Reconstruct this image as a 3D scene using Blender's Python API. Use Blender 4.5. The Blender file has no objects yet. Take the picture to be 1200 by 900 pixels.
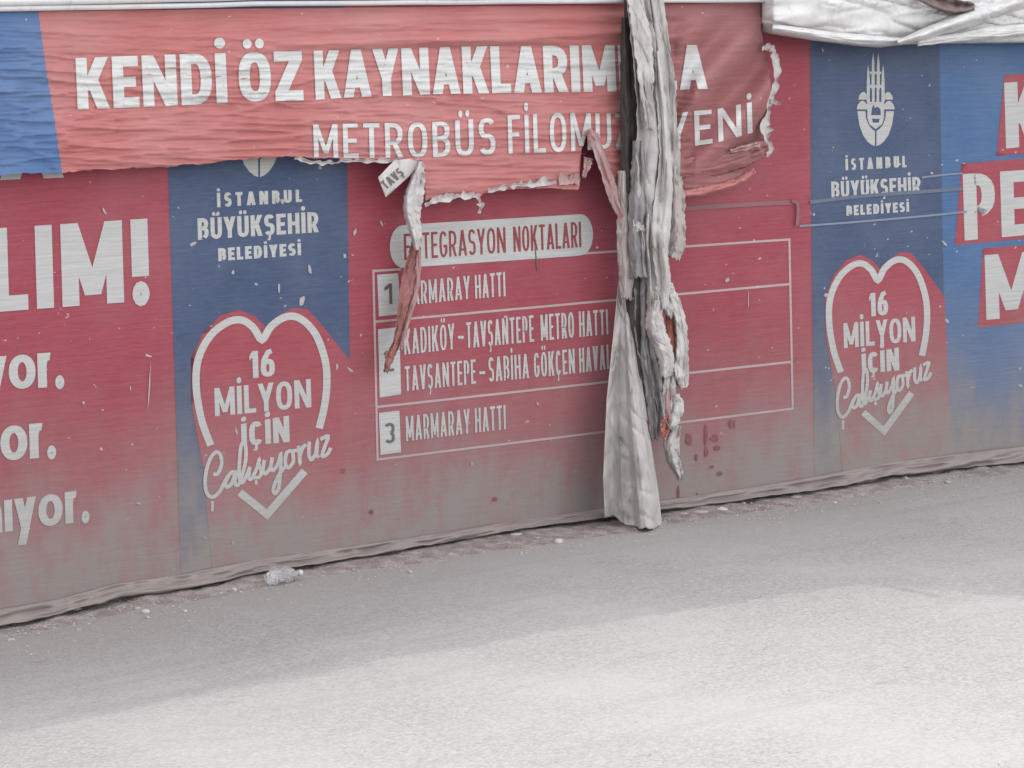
import bpy, bmesh, math, random
import numpy as np
from mathutils import Vector, Matrix
from mathutils.geometry import tessellate_polygon

C = bpy.context.scene.collection
random.seed(7)
rng = np.random.default_rng(11)

# ------------------------------------------------------------------ camera
F = 4200.0                                   # focal length in photo pixels (photo is 1200 wide)
ex = np.array([4700.0, -540.0, F]); ex /= np.linalg.norm(ex)      # wall direction seen from the camera
ed = np.array([652.0, 38350.0, F]); ed -= ex * ex.dot(ed); ed /= np.linalg.norm(ed)
ez = -ed
ey = np.cross(ez, ex)                        # away from the camera, through the wall
RM = np.stack([ex, ey, ez])                  # camera vector -> world vector

def ray(u, v):
    u = np.asarray(u, float); v = np.asarray(v, float)
    return np.stack([(u - 600) / F, (v - 450) / F, np.ones_like(u)], -1) @ RM.T

r0 = ray(600, 625)
def _span(D):
    c = -r0 * D
    r = ray(600, 5)
    return (c + r * (-c[1] / r[1]))[2]
CAM = -r0 * (2.6 / _span(1.0))

def P(u, v, y=0.0):
    """the point of the upright plane Y = y that the photo shows at pixel (u, v)"""
    r = ray(u, v)
    t = (np.asarray(y, float) - CAM[1]) / r[..., 1]
    return CAM + r * t[..., None]

cd = bpy.data.cameras.new('camera')
cam = bpy.data.objects.new('camera', cd); C.objects.link(cam)
right, up, back = RM @ np.array([1, 0, 0.]), RM @ np.array([0, -1., 0]), RM @ np.array([0, 0, -1.])
M4 = Matrix(((right[0], up[0], back[0], CAM[0]), (right[1], up[1], back[1], CAM[1]), (right[2], up[2], back[2], CAM[2]), (0, 0, 0, 1)))
cam.matrix_world = M4
cd.sensor_width = 36.0; cd.lens = 36.0 * F / 1200.0
cd.clip_start = 0.1; cd.clip_end = 3000
bpy.context.scene.camera = cam

# ------------------------------------------------------------------ light
SUN_EL, SUN_AZ = math.radians(58), math.radians(14)     # azimuth from +Y towards +X
wd = bpy.data.worlds.new('World'); bpy.context.scene.world = wd; wd.use_nodes = True
nt = wd.node_tree; bg = nt.nodes['Background']
sky = nt.nodes.new('ShaderNodeTexSky'); sky.sky_type = 'NISHITA'; sky.sun_disc = False
sky.sun_elevation = SUN_EL; sky.sun_rotation = SUN_AZ
sky.air_density = 1.0; sky.dust_density = 2.0; sky.ozone_density = 1.0
hs = nt.nodes.new('ShaderNodeHueSaturation'); hs.inputs['Saturation'].default_value = 0.12; hs.inputs['Value'].default_value = 1.85   # thin bright haze
nt.links.new(sky.outputs[0], hs.inputs['Color']); nt.links.new(hs.outputs[0], bg.inputs[0])
bg.inputs[1].default_value = 0.15
sl = bpy.data.lights.new('sun', 'SUN'); sl.energy = 0.5; sl.angle = math.radians(0.6); sl.color = (1.0, 0.96, 0.90)
so = bpy.data.objects.new('sun', sl); C.objects.link(so)
sd = Vector((math.sin(SUN_AZ) * math.cos(SUN_EL), math.cos(SUN_AZ) * math.cos(SUN_EL), math.sin(SUN_EL)))
so.rotation_euler = sd.to_track_quat('Z', 'Y').to_euler(); so.location = (0, 6, 12)
vs = bpy.context.scene.view_settings
vs.view_transform = 'Standard'; vs.look = 'None'; vs.gamma = 1.0; vs.exposure = 1.04; vs.use_curve_mapping = False

# ------------------------------------------------------------------ noise
_lat = rng.random((256, 256))
def vnoise(x, y, seed=0):
    x = np.asarray(x, float) + seed * 17.31; y = np.asarray(y, float) + seed * 7.77
    xi = np.floor(x).astype(int); yi = np.floor(y).astype(int)
    fx = x - xi; fy = y - yi
    fx = fx * fx * (3 - 2 * fx); fy = fy * fy * (3 - 2 * fy)
    a = _lat[xi & 255, yi & 255]; b = _lat[(xi + 1) & 255, yi & 255]
    c = _lat[xi & 255, (yi + 1) & 255]; d = _lat[(xi + 1) & 255, (yi + 1) & 255]
    return (a * (1 - fx) + b * fx) * (1 - fy) + (c * (1 - fx) + d * fx) * fy - 0.5
def fbm(x, y, seed=0, o=4):
    s = 0; a = 1.0
    for k in range(o):
        s = s + a * vnoise(np.asarray(x) * 2 ** k, np.asarray(y) * 2 ** k, seed + k); a *= .5
    return s
def ridge(x, y, seed=0):
    return 1.08 - np.sqrt((2 * vnoise(x, y, seed)) ** 2 + .0016) * 2

# ------------------------------------------------------------------ materials
def nodes(name):
    m = bpy.data.materials.new(name); m.use_nodes = True
    t = m.node_tree; b = t.nodes['Principled BSDF']
    return m, t, b
def N(t, typ, **kw):
    n = t.nodes.new(typ)
    for k, v in kw.items(): setattr(n, k, v)
    return n
def mapping(t, scale, src=None):
    if src is None:
        g = N(t, 'ShaderNodeNewGeometry'); src = g.outputs['Position']
    mp = N(t, 'ShaderNodeMapping'); mp.inputs['Scale'].default_value = scale
    t.links.new(src, mp.inputs['Vector']); return mp.outputs[0]
def noise(t, scale, detail=4, sc=(1, 1, 1), rough=.6):
    n = N(t, 'ShaderNodeTexNoise'); n.inputs['Scale'].default_value = scale
    n.inputs['Detail'].default_value = detail; n.inputs['Roughness'].default_value = rough
    t.links.new(mapping(t, sc), n.inputs['Vector']); return n.outputs['Fac']
def ramp(t, fac, a, b, ca=0.0, cb=1.0):
    r = N(t, 'ShaderNodeMapRange'); r.interpolation_type = 'SMOOTHSTEP'
    r.inputs[1].default_value = a; r.inputs[2].default_value = b
    r.inputs[3].default_value = ca; r.inputs[4].default_value = cb
    t.links.new(fac, r.inputs[0]); return r.outputs[0]
def math_(t, op, a, b):
    n = N(t, 'ShaderNodeMath', operation=op)
    for i, x in enumerate((a, b)):
        if isinstance(x, (int, float)): n.inputs[i].default_value = x
        else: t.links.new(x, n.inputs[i])
    return n.outputs[0]
def mix(t, fac, a, b):
    n = N(t, 'ShaderNodeMix', data_type='RGBA')
    for s, x in ((0, fac), (6, a), (7, b)):
        if isinstance(x, (int, float)): n.inputs[s].default_value = x
        elif isinstance(x, tuple): n.inputs[s].default_value = (*x, 1)
        else: t.links.new(x, n.inputs[s])
    return n.outputs[2]
def bump(t, b, h, strength, dist=.01):
    n = N(t, 'ShaderNodeBump'); n.inputs['Strength'].default_value = strength; n.inputs['Distance'].default_value = dist
    t.links.new(h, n.inputs['Height']); t.links.new(n.outputs[0], b.inputs['Normal'])

DUST = (.235, .205, .190)
def mat_print(name, col, dust=1.0, fade=.22, white=.0, specks=True):
    """printed vinyl: uneven fading, horizontal weave streaks, chips, road dust splashed on its foot"""
    m, t, b = nodes(name)
    streak = noise(t, 3.0, 5, (1.2, 1, 34))
    cloud = noise(t, 1.6, 4, (1, 1, 1))
    pale = tuple(c * .72 + .14 for c in col); deep = tuple(c * .80 for c in col)
    c1 = mix(t, ramp(t, streak, .30, .72), deep, col)
    c2 = mix(t, math_(t, 'MULTIPLY', ramp(t, cloud, .35, .75), fade), c1, pale)
    fine = noise(t, 60, 2, (.35, 1, 2.2))
    c2 = mix(t, math_(t, 'MULTIPLY', ramp(t, fine, .35, .7), .10), c2, pale)
    if specks:
        sp = noise(t, 26, 2, (.8, 1, 1.3), .5)
        c2 = mix(t, math_(t, 'MULTIPLY', ramp(t, sp, .735, .765), .75), c2, (.46, .42, .42))
    g = N(t, 'ShaderNodeNewGeometry'); sx = N(t, 'ShaderNodeSeparateXYZ'); t.links.new(g.outputs['Position'], sx.inputs[0])
    zn = math_(t, 'ADD', sx.outputs[2], math_(t, 'MULTIPLY', math_(t, 'SUBTRACT', noise(t, 2.3, 5, (1, 1, .5)), .5), .75))
    d = math_(t, 'ADD', math_(t, 'MULTIPLY', ramp(t, zn, 1.20, .12), .54), math_(t, 'MULTIPLY', ramp(t, zn, .60, .06), .47))
    spl = noise(t, 7, 5, (1, 1, .55), .7)
    d = math_(t, 'MULTIPLY', d, ramp(t, spl, .30, .62, .72, 1.06))
    d = math_(t, 'MULTIPLY', d, dust)
    c3 = mix(t, d, c2, DUST)
    t.links.new(c3, b.inputs['Base Color'])
    b.inputs['Roughness'].default_value = .62; b.inputs['Specular IOR Level'].default_value = .25
    wv = noise(t, 9, 4, (.5, 1, 5))
    bump(t, b, wv, .35, .006)
    return m
def mat_cloth(name, col, dirt=(.30, .26, .24), amt=.5, scale=9, rough=.8, stretch=(1, 1, .3), bs=.22):
    m, t, b = nodes(name)
    a = noise(t, scale, 5, stretch); c = noise(t, scale * 5, 3, (1, 1, .5))
    c1 = mix(t, math_(t, 'MULTIPLY', ramp(t, a, .42, .72), amt), col, dirt)
    c2 = mix(t, math_(t, 'MULTIPLY', ramp(t, c, .55, .75), amt * .7), c1, tuple(x * .55 for x in dirt))
    t.links.new(c2, b.inputs['Base Color'])
    b.inputs['Roughness'].default_value = rough; b.inputs['Specular IOR Level'].default_value = .25
    bump(t, b, noise(t, 34, 4, (1, 1, .45)), bs, .008)
    return m

RED = (.318, .053, .077); NAVY = (.054, .082, .158); BLUE = (.066, .138, .285); WHITE = (.49, .485, .47)
SALMON = (.465, .158, .150); SKYB = (.085, .16, .33)
MT = {
    'red': mat_print('red_print', RED), 'navy': mat_print('navy_print', NAVY), 'blue': mat_print('blue_print', BLUE),
    'badge': mat_print('badge_red_print', (.335, .058, .080)), 'white': mat_print('white_print', WHITE, dust=.55, fade=.0),
    'line': mat_print('pale_line_print', (.47, .35, .35), dust=.5), 'grey': mat_print('grey_box_print', (.50, .50, .485), dust=.4, fade=.0),
    'dark': mat_print('dark_numeral_print', (.13, .105, .10), dust=.3, specks=False), 'redink': mat_print('red_ink_print', (.26, .04, .05), dust=.4, specks=False),
    'salmon': mat_print('faded_red_vinyl', SALMON, dust=0, fade=.42), 'skyb': mat_print('faded_blue_vinyl', SKYB, dust=0, fade=.35),
    'maroon': mat_print('faded_maroon_vinyl', (.315, .115, .118), dust=0, fade=.35),
    'upwhite': mat_print('faded_white_print', (.61, .605, .59), dust=0, fade=0),
    'hem': mat_print('dusty_hem_print', (.33, .27, .25), dust=.78, fade=.25, specks=False),
    'backing': mat_cloth('white_vinyl_backing', (.52, .495, .485), (.34, .22, .21), .5, 16),
    'tarp': mat_cloth('white_tarpaulin', (.66, .648, .64), (.40, .38, .37), .45, 7, .7, (1, 1, 1), .12),
    'tarpbrown': mat_cloth('brown_board', (.20, .155, .145), (.13, .10, .09), .6, 9),
    'rag': mat_cloth('weathered_rag', (.445, .415, .398), (.20, .172, .16), .65, 6, .8, (1.5, 1, .5), .25),
    'ragwhite': mat_cloth('pale_rag', (.53, .503, .485), (.24, .205, .19), .6, 7, .8, (1.4, 1, .5), .25),
    'raggrey': mat_cloth('grey_lavender_rag', (.285, .265, .268), (.13, .115, .112), .6, 11, .85, (1.4, 1, .5), .25),
    'ragbeige': mat_cloth('beige_rag', (.41, .365, .345), (.23, .19, .175), .6, 9),
    'pink': mat_cloth('pinkish_torn_vinyl', (.40, .225, .22), (.48, .40, .39), .6, 18),
    'orange': mat_cloth('orange_red_rag', (.42, .15, .115), (.30, .13, .11), .5, 18),
    'brownred': mat_cloth('brown_red_strip', (.34, .15, .14), (.19, .095, .085), .6, 18),
    'cone': mat_cloth('dusty_grey_tarp', (.47, .442, .425), (.25, .22, .205), .7, 4, .75, (1.5, 1, .6), .35),
    'post': mat_cloth('shade_dark_post', (.045, .038, .036), (.10, .08, .065), .5, 14),  # near black colour stands in for shade between banner and rags
    'rail': mat_cloth('pale_rail', (.56, .56, .56), (.34, .33, .32), .35, 5, .5, (.3, 1, 4), .1),
    'board': mat_cloth('grey_sheet_metal', (.32, .32, .33), (.2, .19, .18), .4, 4, .5),
    'straplight': mat_cloth('pale_blue_strap', (.20, .23, .30), (.13, .155, .22), .4, 8, .5, (.3, 1, 3), .15), 'strapblue': mat_cloth('grey_blue_strap', (.125, .145, .20), (.085, .105, .165), .5, 8, .5, (.3, 1, 3), .15),
    'strap': mat_cloth('greyish_strap', (.25, .115, .132), (.22, .075, .095), .4, 8, .5, (.3, 1, 3), .15),
    'stone': mat_cloth('dusty_stone', (.44, .40, .38), (.26, .225, .21), .6, 25, .9, (1, 1, 1)),
    'stonepale': mat_cloth('pale_stone', (.50, .475, .455), (.3, .27, .26), .4, 25, .9, (1, 1, 1)),
    'twig': mat_cloth('dry_twig', (.36, .29, .25), (.2, .16, .13), .5, 20, .9),
    'scuff': mat_print('chipped_white', (.44, .38, .39), dust=.6, fade=0, specks=False),
    'stain': mat_cloth('dried_dark_red_paint', (.19, .07, .075), (.25, .12, .12), .6, 30, .6),
}
def m_road():
    m, t, b = nodes('worn_asphalt')
    big = noise(t, .55, 5, (1, 1, 1)); mid = noise(t, 5, 5, (1, 1, 1))
    vo = N(t, 'ShaderNodeTexVoronoi'); vo.inputs['Scale'].default_value = 85; t.links.new(mapping(t, (1, 1, 1)), vo.inputs['Vector'])
    sc = N(t, 'ShaderNodeSeparateColor'); t.links.new(vo.outputs['Color'], sc.inputs[0])
    c = mix(t, ramp(t, sc.outputs[0], .0, 1.0), (.278, .267, .260), (.360, .347, .339))
    dk = noise(t, 42, 4, (.55, 1, 1), .72)
    c = mix(t, math_(t, 'MULTIPLY', ramp(t, dk, .585, .67), .5), c, (.15, .142, .14))
    lt = noise(t, 48, 2, (1, 1, 1), .5)
    c = mix(t, math_(t, 'MULTIPLY', ramp(t, lt, .68, .74), .7), c, (.48, .466, .456))
    c = mix(t, math_(t, 'MULTIPLY', ramp(t, big, .38, .66), .65), c, (.385, .371, .363))
    pit = noise(t, 9, 6, (.45, 1, 1), .75)
    c = mix(t, math_(t, 'MULTIPLY', ramp(t, pit, .60, .70), .45), c, (.20, .19, .185))
    c = mix(t, math_(t, 'MULTIPLY', ramp(t, mid, .55, .8), .22), c, (.25, .24, .237))
    # faint wheel tracks running along the road and a dusty margin next to the hoarding
    g = N(t, 'ShaderNodeNewGeometry'); sx = N(t, 'ShaderNodeSeparateXYZ'); t.links.new(g.outputs['Position'], sx.inputs[0])
    yy = math_(t, 'ADD', sx.outputs[1], math_(t, 'MULTIPLY', math_(t, 'SUBTRACT', noise(t, 1.2, 4), .5), .7))
    dm = math_(t, 'MULTIPLY', ramp(t, yy, -1.15, -.2), .75)
    c = mix(t, dm, c, (.375, .346, .327))
    tr = noise(t, 1.5, 3, (.12, 3.2, 1))
    c = mix(t, math_(t, 'MULTIPLY', ramp(t, tr, .52, .7), .28), c, (.255, .247, .247))
    t.links.new(c, b.inputs['Base Color']); b.inputs['Roughness'].default_value = .9; b.inputs['Specular IOR Level'].default_value = .2
    h = math_(t, 'ADD', noise(t, 110, 3), math_(t, 'MULTIPLY', noise(t, 22, 4), 1.2))
    bump(t, b, h, .9, .012)
    return m
def m_verge():
    m, t, b = nodes('dry_dirt')
    a = noise(t, 12, 5); c_ = noise(t, 70, 3)
    c = mix(t, ramp(t, a, .35, .7), (.25, .215, .20), (.40, .36, .335))
    c = mix(t, math_(t, 'MULTIPLY', ramp(t, c_, .55, .72), .6), c, (.13, .11, .10))
    t.links.new(c, b.inputs['Base Color']); b.inputs['Roughness'].default_value = .95; b.inputs['Specular IOR Level'].default_value = .1
    bump(t, b, c_, .9, .015)
    return m
def m_plastic():
    m, t, b = nodes('clear_plastic')
    b.inputs['Base Color'].default_value = (.78, .76, .77, 1); b.inputs['Roughness'].default_value = .12
    b.inputs['Transmission Weight'].default_value = .75; b.inputs['IOR'].default_value = 1.3
    return m
MT['road'] = m_road(); MT['verge'] = m_verge(); MT['plastic'] = m_plastic()

# ------------------------------------------------------------------ object helpers
def thing(name, label, cat, loc=(0, 0, 0), group=None):
    o = bpy.data.objects.new(name, None); C.objects.link(o); o.empty_display_size = .2
    o.location = loc; o['label'] = label; o['category'] = cat
    if group: o['group'] = group
    return o
def tag(o, label, cat, group=None):
    o['label'] = label; o['category'] = cat
    if group: o['group'] = group
    return o
def root_loc(o):
    l = np.zeros(3)
    while o is not None:
        l = l + np.array(o.location); o = o.parent
    return l
def mk(name, V, Fc, mat, parent=None, smooth=True, thick=0.0, label=None, kind=None):
    """link ONE mesh object; V are world coordinates"""
    V = np.asarray(V, float) - root_loc(parent)
    me = bpy.data.meshes.new(name); me.from_pydata([tuple(v) for v in V], [], [tuple(f) for f in Fc])
    if smooth: me.polygons.foreach_set('use_smooth', [True] * len(me.polygons))
    mats = mat if isinstance(mat, (list, tuple)) else [mat]
    for m in mats: me.materials.append(MT[m])
    me.update()
    o = bpy.data.objects.new(name, me); C.objects.link(o)
    if parent is not None: o.parent = parent
    if thick:
        s = o.modifiers.new('thickness', 'SOLIDIFY'); s.thickness = thick; s.offset = 0
    if label: o['label'] = label
    if kind: o['kind'] = kind
    return o
class Geo:
    """collects pieces for one mesh"""
    def __init__(s): s.V = []; s.F = []
    def add(s, V, Fc):
        n = len(s.V); s.V += [tuple(v) for v in V]; s.F += [tuple(i + n for i in f) for f in Fc]; return s
def grid_faces(n, m):
    return [(i * m + j, i * m + j + 1, (i + 1) * m + j + 1, (i + 1) * m + j) for i in range(n - 1) for j in range(m - 1)]
def fill(loops, cut=18.0):
    """fill 2D loops (first is the outline) and slice the result on a grid; returns 2D verts and faces"""
    tri = tessellate_polygon([[Vector((p[0], p[1], 0)) for p in l] for l in loops])
    pts = [p for l in loops for p in l]
    bm = bmesh.new(); vs_ = [bm.verts.new((p[0], p[1], 0)) for p in pts]
    for f in tri:
        try: bm.faces.new([vs_[i] for i in f])
        except ValueError: pass
    a = np.array(pts); lo, hi = a.min(0), a.max(0)
    for ax in (0, 1):
        k = math.ceil(lo[ax] / cut) * cut
        while k < hi[ax]:
            no = (1, 0, 0) if ax == 0 else (0, 1, 0); co = (k, 0, 0) if ax == 0 else (0, k, 0)
            bmesh.ops.bisect_plane(bm, geom=bm.verts[:] + bm.edges[:] + bm.faces[:], plane_co=co, plane_no=no)
            k += cut
    bm.verts.index_update()
    V = [(v.co.x, v.co.y) for v in bm.verts]; Fc = [[v.index for v in f.verts] for f in bm.faces]
    bm.free(); return np.array(V), Fc

# ------------------------------------------------------------------ surfaces: how far each banner bulges
def lin(x, pts):
    a = np.array(pts, float); return np.interp(x, a[:, 0], a[:, 1])
GAP = [(-400, 806), (0, 733), (65, 721), (135, 702), (215, 690), (300, 672), (425, 652), (500, 639), (600, 621), (705, 607), (770, 598), (900, 582), (987, 568), (1050, 557), (1133, 548), (1200, 541), (1600, 486)]
def gap(u): return lin(u, GAP)
def d_low(u, v):
    """lower banner: metres towards the camera"""
    w = .007 * np.sin(u / 130 + v / 300) + .005 * np.sin(u / 61 - v / 170 + 2) + .012 * fbm(u / 240, v / 200, 3, 2)
    return .012 + w * .8
def S_low(u, v, off=0.0):
    return P(u, v, -(d_low(u, v) + np.asarray(off) * .42))
def d_up(u, v):
    a = np.clip(1 - np.abs(u - 745) / 60, 0, 1)
    r1 = np.clip(ridge(u / 95 + v / 70, v / 7.5 - u / 190, 5), 0, 1) ** 2.2
    r2 = np.clip(ridge(u / 60 - v / 50, v / 5.2 + u / 150, 14), 0, 1) ** 2.0
    msk = .45 + .9 * np.clip(vnoise(u / 110, v / 30, 77) + .5, 0, 1)
    w = (.012 * r1 + .010 * r2) * msk * np.clip((v - 25) / 60, .25, 1) + .010 * fbm(u / 130, v / 8 - u / 160, 9, 3) + .0055 * np.clip(ridge(u / 38 + v / 60, v / 3.6 + u / 170, 18), 0, 1) ** 2
    top = np.clip((70 - v) / 45, 0, 1)
    w = w * (1 - .5 * top) + .020 * top * ridge(u / 400, v / 17 - u / 900, 21)
    for fold_, h_, wd in (([(330, 57), (450, 53), (600, 49), (735, 41), (775, 47), (840, 32)], .026, 6.0), ([(-20, 40), (250, 38), (500, 27), (735, 22), (840, 18)], .020, 6.5)):
        v0 = lin(u, fold_) + 3 * vnoise(u / 90, u * 0, 27)
        w = w + h_ * np.exp(-((v - v0 + 3) / wd) ** 2) * np.clip((u - 250) / 200, .25, 1) * np.clip((850 - u) / 30, 0, 1)
    right = np.clip((u - 790) / 25, 0, 1)              # the loose end right of the rags: long diagonal folds
    dg = (u - 800) * .75 + (v - 20) * .62
    w = w * (1 - .78 * right) + right * (.055 * np.sin(dg / 9.0 + 1.2 * vnoise(u / 50, v / 50, 8)) * np.clip((v - 12) / 40, .1, 1) * np.clip((225 - v) / 50, 0.2, 1))
    return .085 + .055 * np.clip(v / 150, 0, 1) ** 1.5 + w + .045 * right * np.clip((v - 12) / 40, 0, 1)
def S_up(u, v, off=0.0):
    return P(u, v, -(d_up(u, v) + off))

# ------------------------------------------------------------------ hand-made stroke alphabet (cap height 1)
W = dict(A=.66, B=.58, C=.56, D=.60, E=.50, F=.48, G=.60, H=.62, I=.0, K=.62, L=.47, M=.80, N=.66, O=.64, P=.56, R=.58, S=.54, T=.54, U=.60, V=.62, Y=.62, Z=.56,
         n=.74, i=.0, y=.80, o=.92, r=.52)
W.update({'1': .34, '2': .52, '3': .52, '6': .56, '!': .0, '.': .0, '-': .34, ' ': .26})
BASE = {'İ': 'I', 'Ö': 'O', 'Ü': 'U', 'Ş': 'S', 'Ç': 'C', 'ı': 'i'}
def arc(cx, cy, rx, ry, a0, a1, n=14, p=2.5):
    out = []
    for k in range(n + 1):
        a = math.radians(a0 + (a1 - a0) * k / n); c, s = math.cos(a), math.sin(a)
        out.append((cx + rx * math.copysign(abs(c) ** (2 / p), c), cy + ry * math.copysign(abs(s) ** (2 / p), s)))
    return out
def strip2d(pts, tx, ty, closed=False):
    """ribbon of quads along a centre line, offset tx/2 sideways and ty/2 up and down"""
    p = [np.array(q, float) for q in pts]; n = len(p); L = []; R = []
    for i in range(n):
        a = p[(i - 1) % n] if (closed or i > 0) else p[i]; b = p[(i + 1) % n] if (closed or i < n - 1) else p[i]
        d1 = p[i] - a; d2 = b - p[i]
        if np.linalg.norm(d1) < 1e-9: d1 = d2
        if np.linalg.norm(d2) < 1e-9: d2 = d1
        n1 = np.array([-d1[1], d1[0]]) / np.linalg.norm(d1); n2 = np.array([-d2[1], d2[0]]) / np.linalg.norm(d2)
        nn = n1 + n2; nn /= max(np.linalg.norm(nn), 1e-6); k = 1 / max(nn.dot(n1), .55)
        o = np.array([nn[0] * tx / 2, nn[1] * ty / 2]) * k
        L.append(p[i] + o); R.append(p[i] - o)
    rr = range(n if closed else n - 1)
    return [(L[i], L[(i + 1) % n], R[(i + 1) % n], R[i]) for i in rr]
def glyph(ch, tx, ty):
    b = BASE.get(ch, ch); w = W[b] + (tx if b in 'I!.i' else 0); hx, hy = tx / 2, ty / 2
    Lx, Rx, T, B = hx, w - hx, 1 - hy, hy
    S = []
    def bar(x0, y0, x1, y1): S.append([((x0, y0), (x1, y0), (x1, y1), (x0, y1))])
    def stem(x, y0=0, y1=1): bar(x - hx, y0, x + hx, y1)
    def diag(x0, y0, x1, y1, k=1.08): S.append([((x0 - hx * k, y0), (x0 + hx * k, y0), (x1 + hx * k, y1), (x1 - hx * k, y1))])
    def strip(pts, closed=False): S.append(strip2d(pts, tx, ty, closed))
    r = min(.3, (w - tx) * .75)
    if b == 'A':
        diag(hx, 0, w / 2, 1); diag(w - hx, 0, w / 2, 1); bar(w * .25, .2, w * .75, .2 + ty * .85)
    elif b == 'B':
        stem(Lx); m = .53
        strip([(tx, T), (w - hx - r * .9, T)] + arc(w - hx * 1.15 - r * .8, (T + m) / 2, r * .8, (T - m) / 2, 90, -90, 8) + [(tx, m)])
        strip([(tx, m), (w - hx - r, m)] + arc(w - hx - r, (m + B) / 2, r, (m - B) / 2, 90, -90, 8) + [(tx, B)])
    elif b == 'C': strip(arc(w / 2, .5, w / 2 - hx, .5 - hy, 38, 322, 24))
    elif b == 'G':
        strip(arc(w / 2, .5, w / 2 - hx, .5 - hy, 38, 325, 24)); bar(w * .5, .48 - ty, w, .48); stem(Rx, .14, .47)
    elif b == 'D':
        stem(Lx); strip([(tx, T), (w * .45, T)] + arc(w * .45, .5, w * .55 - hx, .5 - hy, 90, -90, 14) + [(tx, B)])
    elif b in 'EF':
        stem(Lx); bar(tx, 1 - ty, w, 1); bar(tx, .5 - hy, w * .9, .5 + hy)
        if b == 'E': bar(tx, 0, w, ty)
    elif b == 'H': stem(Lx); stem(Rx); bar(tx, .5 - hy, w - tx, .5 + hy)
    elif b == 'I': stem(hx)
    elif b == 'K': stem(Lx); diag(tx * .95, .36, w - hx * 1.1, 1, 1.15); diag(tx * 1.3, .62, w - hx * 1.1, 0, 1.15)
    elif b == 'L': stem(Lx); bar(tx, 0, w, ty)
    elif b == 'M': stem(Lx); stem(Rx); diag(hx * 1.1, 1, w / 2, .12, .95); diag(w - hx * 1.1, 1, w / 2, .12, .95)
    elif b == 'N': stem(Lx); stem(Rx); diag(hx * 1.1, 1, w - hx * 1.1, 0)
    elif b == 'O': strip(arc(w / 2, .5, w / 2 - hx, .5 - hy, 0, 352, 30), True)
    elif b in 'PR':
        m = .42; stem(Lx)
        strip([(tx, T), (w - hx - r, T)] + arc(w - hx - r, (T + m) / 2, r, (T - m) / 2, 90, -90, 10) + [(tx, m)])
        if b == 'R': diag(w * .52, m, w - hx, 0, 1.1)
    elif b == 'S':
        q = .5 - hy; m = w / 2
        strip(arc(m, .5 + q / 2 + .0, m - hx, q / 2, 25, 260, 14) + arc(m, .5 - q / 2, m - hx, q / 2, 80, -155, 14))
    elif b == 'T': stem(w / 2, 0, 1 - ty); bar(0, 1 - ty, w, 1)
    elif b == 'U': strip([(Lx, 1), (Lx, .36)] + arc(w / 2, .36, w / 2 - hx, .36 - hy, 180, 360, 14) + [(Rx, 1)])
    elif b == 'V': diag(hx, 1, w / 2, 0); diag(w - hx, 1, w / 2, 0)
    elif b == 'Y': diag(hx, 1, w / 2, .38); diag(w - hx, 1, w / 2, .38); stem(w / 2, 0, .42)
    elif b == 'Z': bar(0, 1 - ty, w, 1); bar(0, 0, w, ty); diag(hx * 1.1, ty * .8, w - hx * 1.1, 1 - ty * .8, 1.15)
    elif b == '1': stem(Rx); S.append([((w - tx, 1), (w - tx, .78), (0, .66), (0, .84))])
    elif b == '2': strip(arc(w / 2, .70, w / 2 - hx, .30 - hy, 165, -35, 14) + [(hx, ty)]); bar(0, 0, w, ty)
    elif b == '3':
        q = .5 - hy; m = w / 2
        strip(arc(m, .5 + q / 2, m - hx, q / 2, 150, -80, 12)); strip(arc(m, .5 - q / 2, m - hx, q / 2, 80, -150, 12))
    elif b == '6': strip(arc(w / 2, .33, w / 2 - hx, .33 - hy, 0, 350, 24), True); strip([(Lx, .36), (Lx + .03, .62), (w * .52, .9), (w * .8, 1 - hy * .6)])
    elif b == '!': stem(hx, .30, 1.0); S.append(strip2d(arc(hx, .09, hx * .5, .075, 0, 350, 12, 2), hx, .15, True))
    elif b == '.': S.append(strip2d(arc(hx, .13, hx * .5, .10, 0, 350, 12, 2), hx, .2, True))
    elif b == '-': bar(0, .40, w, .40 + ty)
    elif b == 'i': stem(hx)
    elif b == 'n': stem(Lx); strip([(Lx, .45)] + arc(w / 2, .5, w / 2 - hx, .5 - hy, 170, 0, 12) + [(Rx, 0)])
    elif b == 'o': strip(arc(w / 2, .5, w / 2 - hx, .5 - hy, 0, 352, 28, 2.15), True)
    elif b == 'r': stem(Lx); strip([(Lx, .5)] + arc(w * .72, .52, w * .72 - hx, .48 - hy, 170, 78, 10))
    elif b == 'y': diag(hx, 1, w / 2, 0); diag(w - hx, 1, w * .30, -.48)
    cx = w / 2
    if ch == 'İ': S.append(strip2d(arc(cx, 1.20, hx * .5, .055, 0, 345, 10, 2), hx, .11, True))
    if ch in 'ÖÜ':
        for s in (-1, 1): S.append(strip2d(arc(cx + s * w * .19, 1.17, hx * .4, .05, 0, 345, 10, 2), hx * .8, .10, True))
    if ch in 'ŞÇ': bar(cx - hx * .5, -.20, cx + hx * .5, .02); bar(cx - hx * 1.1, -.24, cx + hx * .2, -.16)
    return S, w
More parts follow.
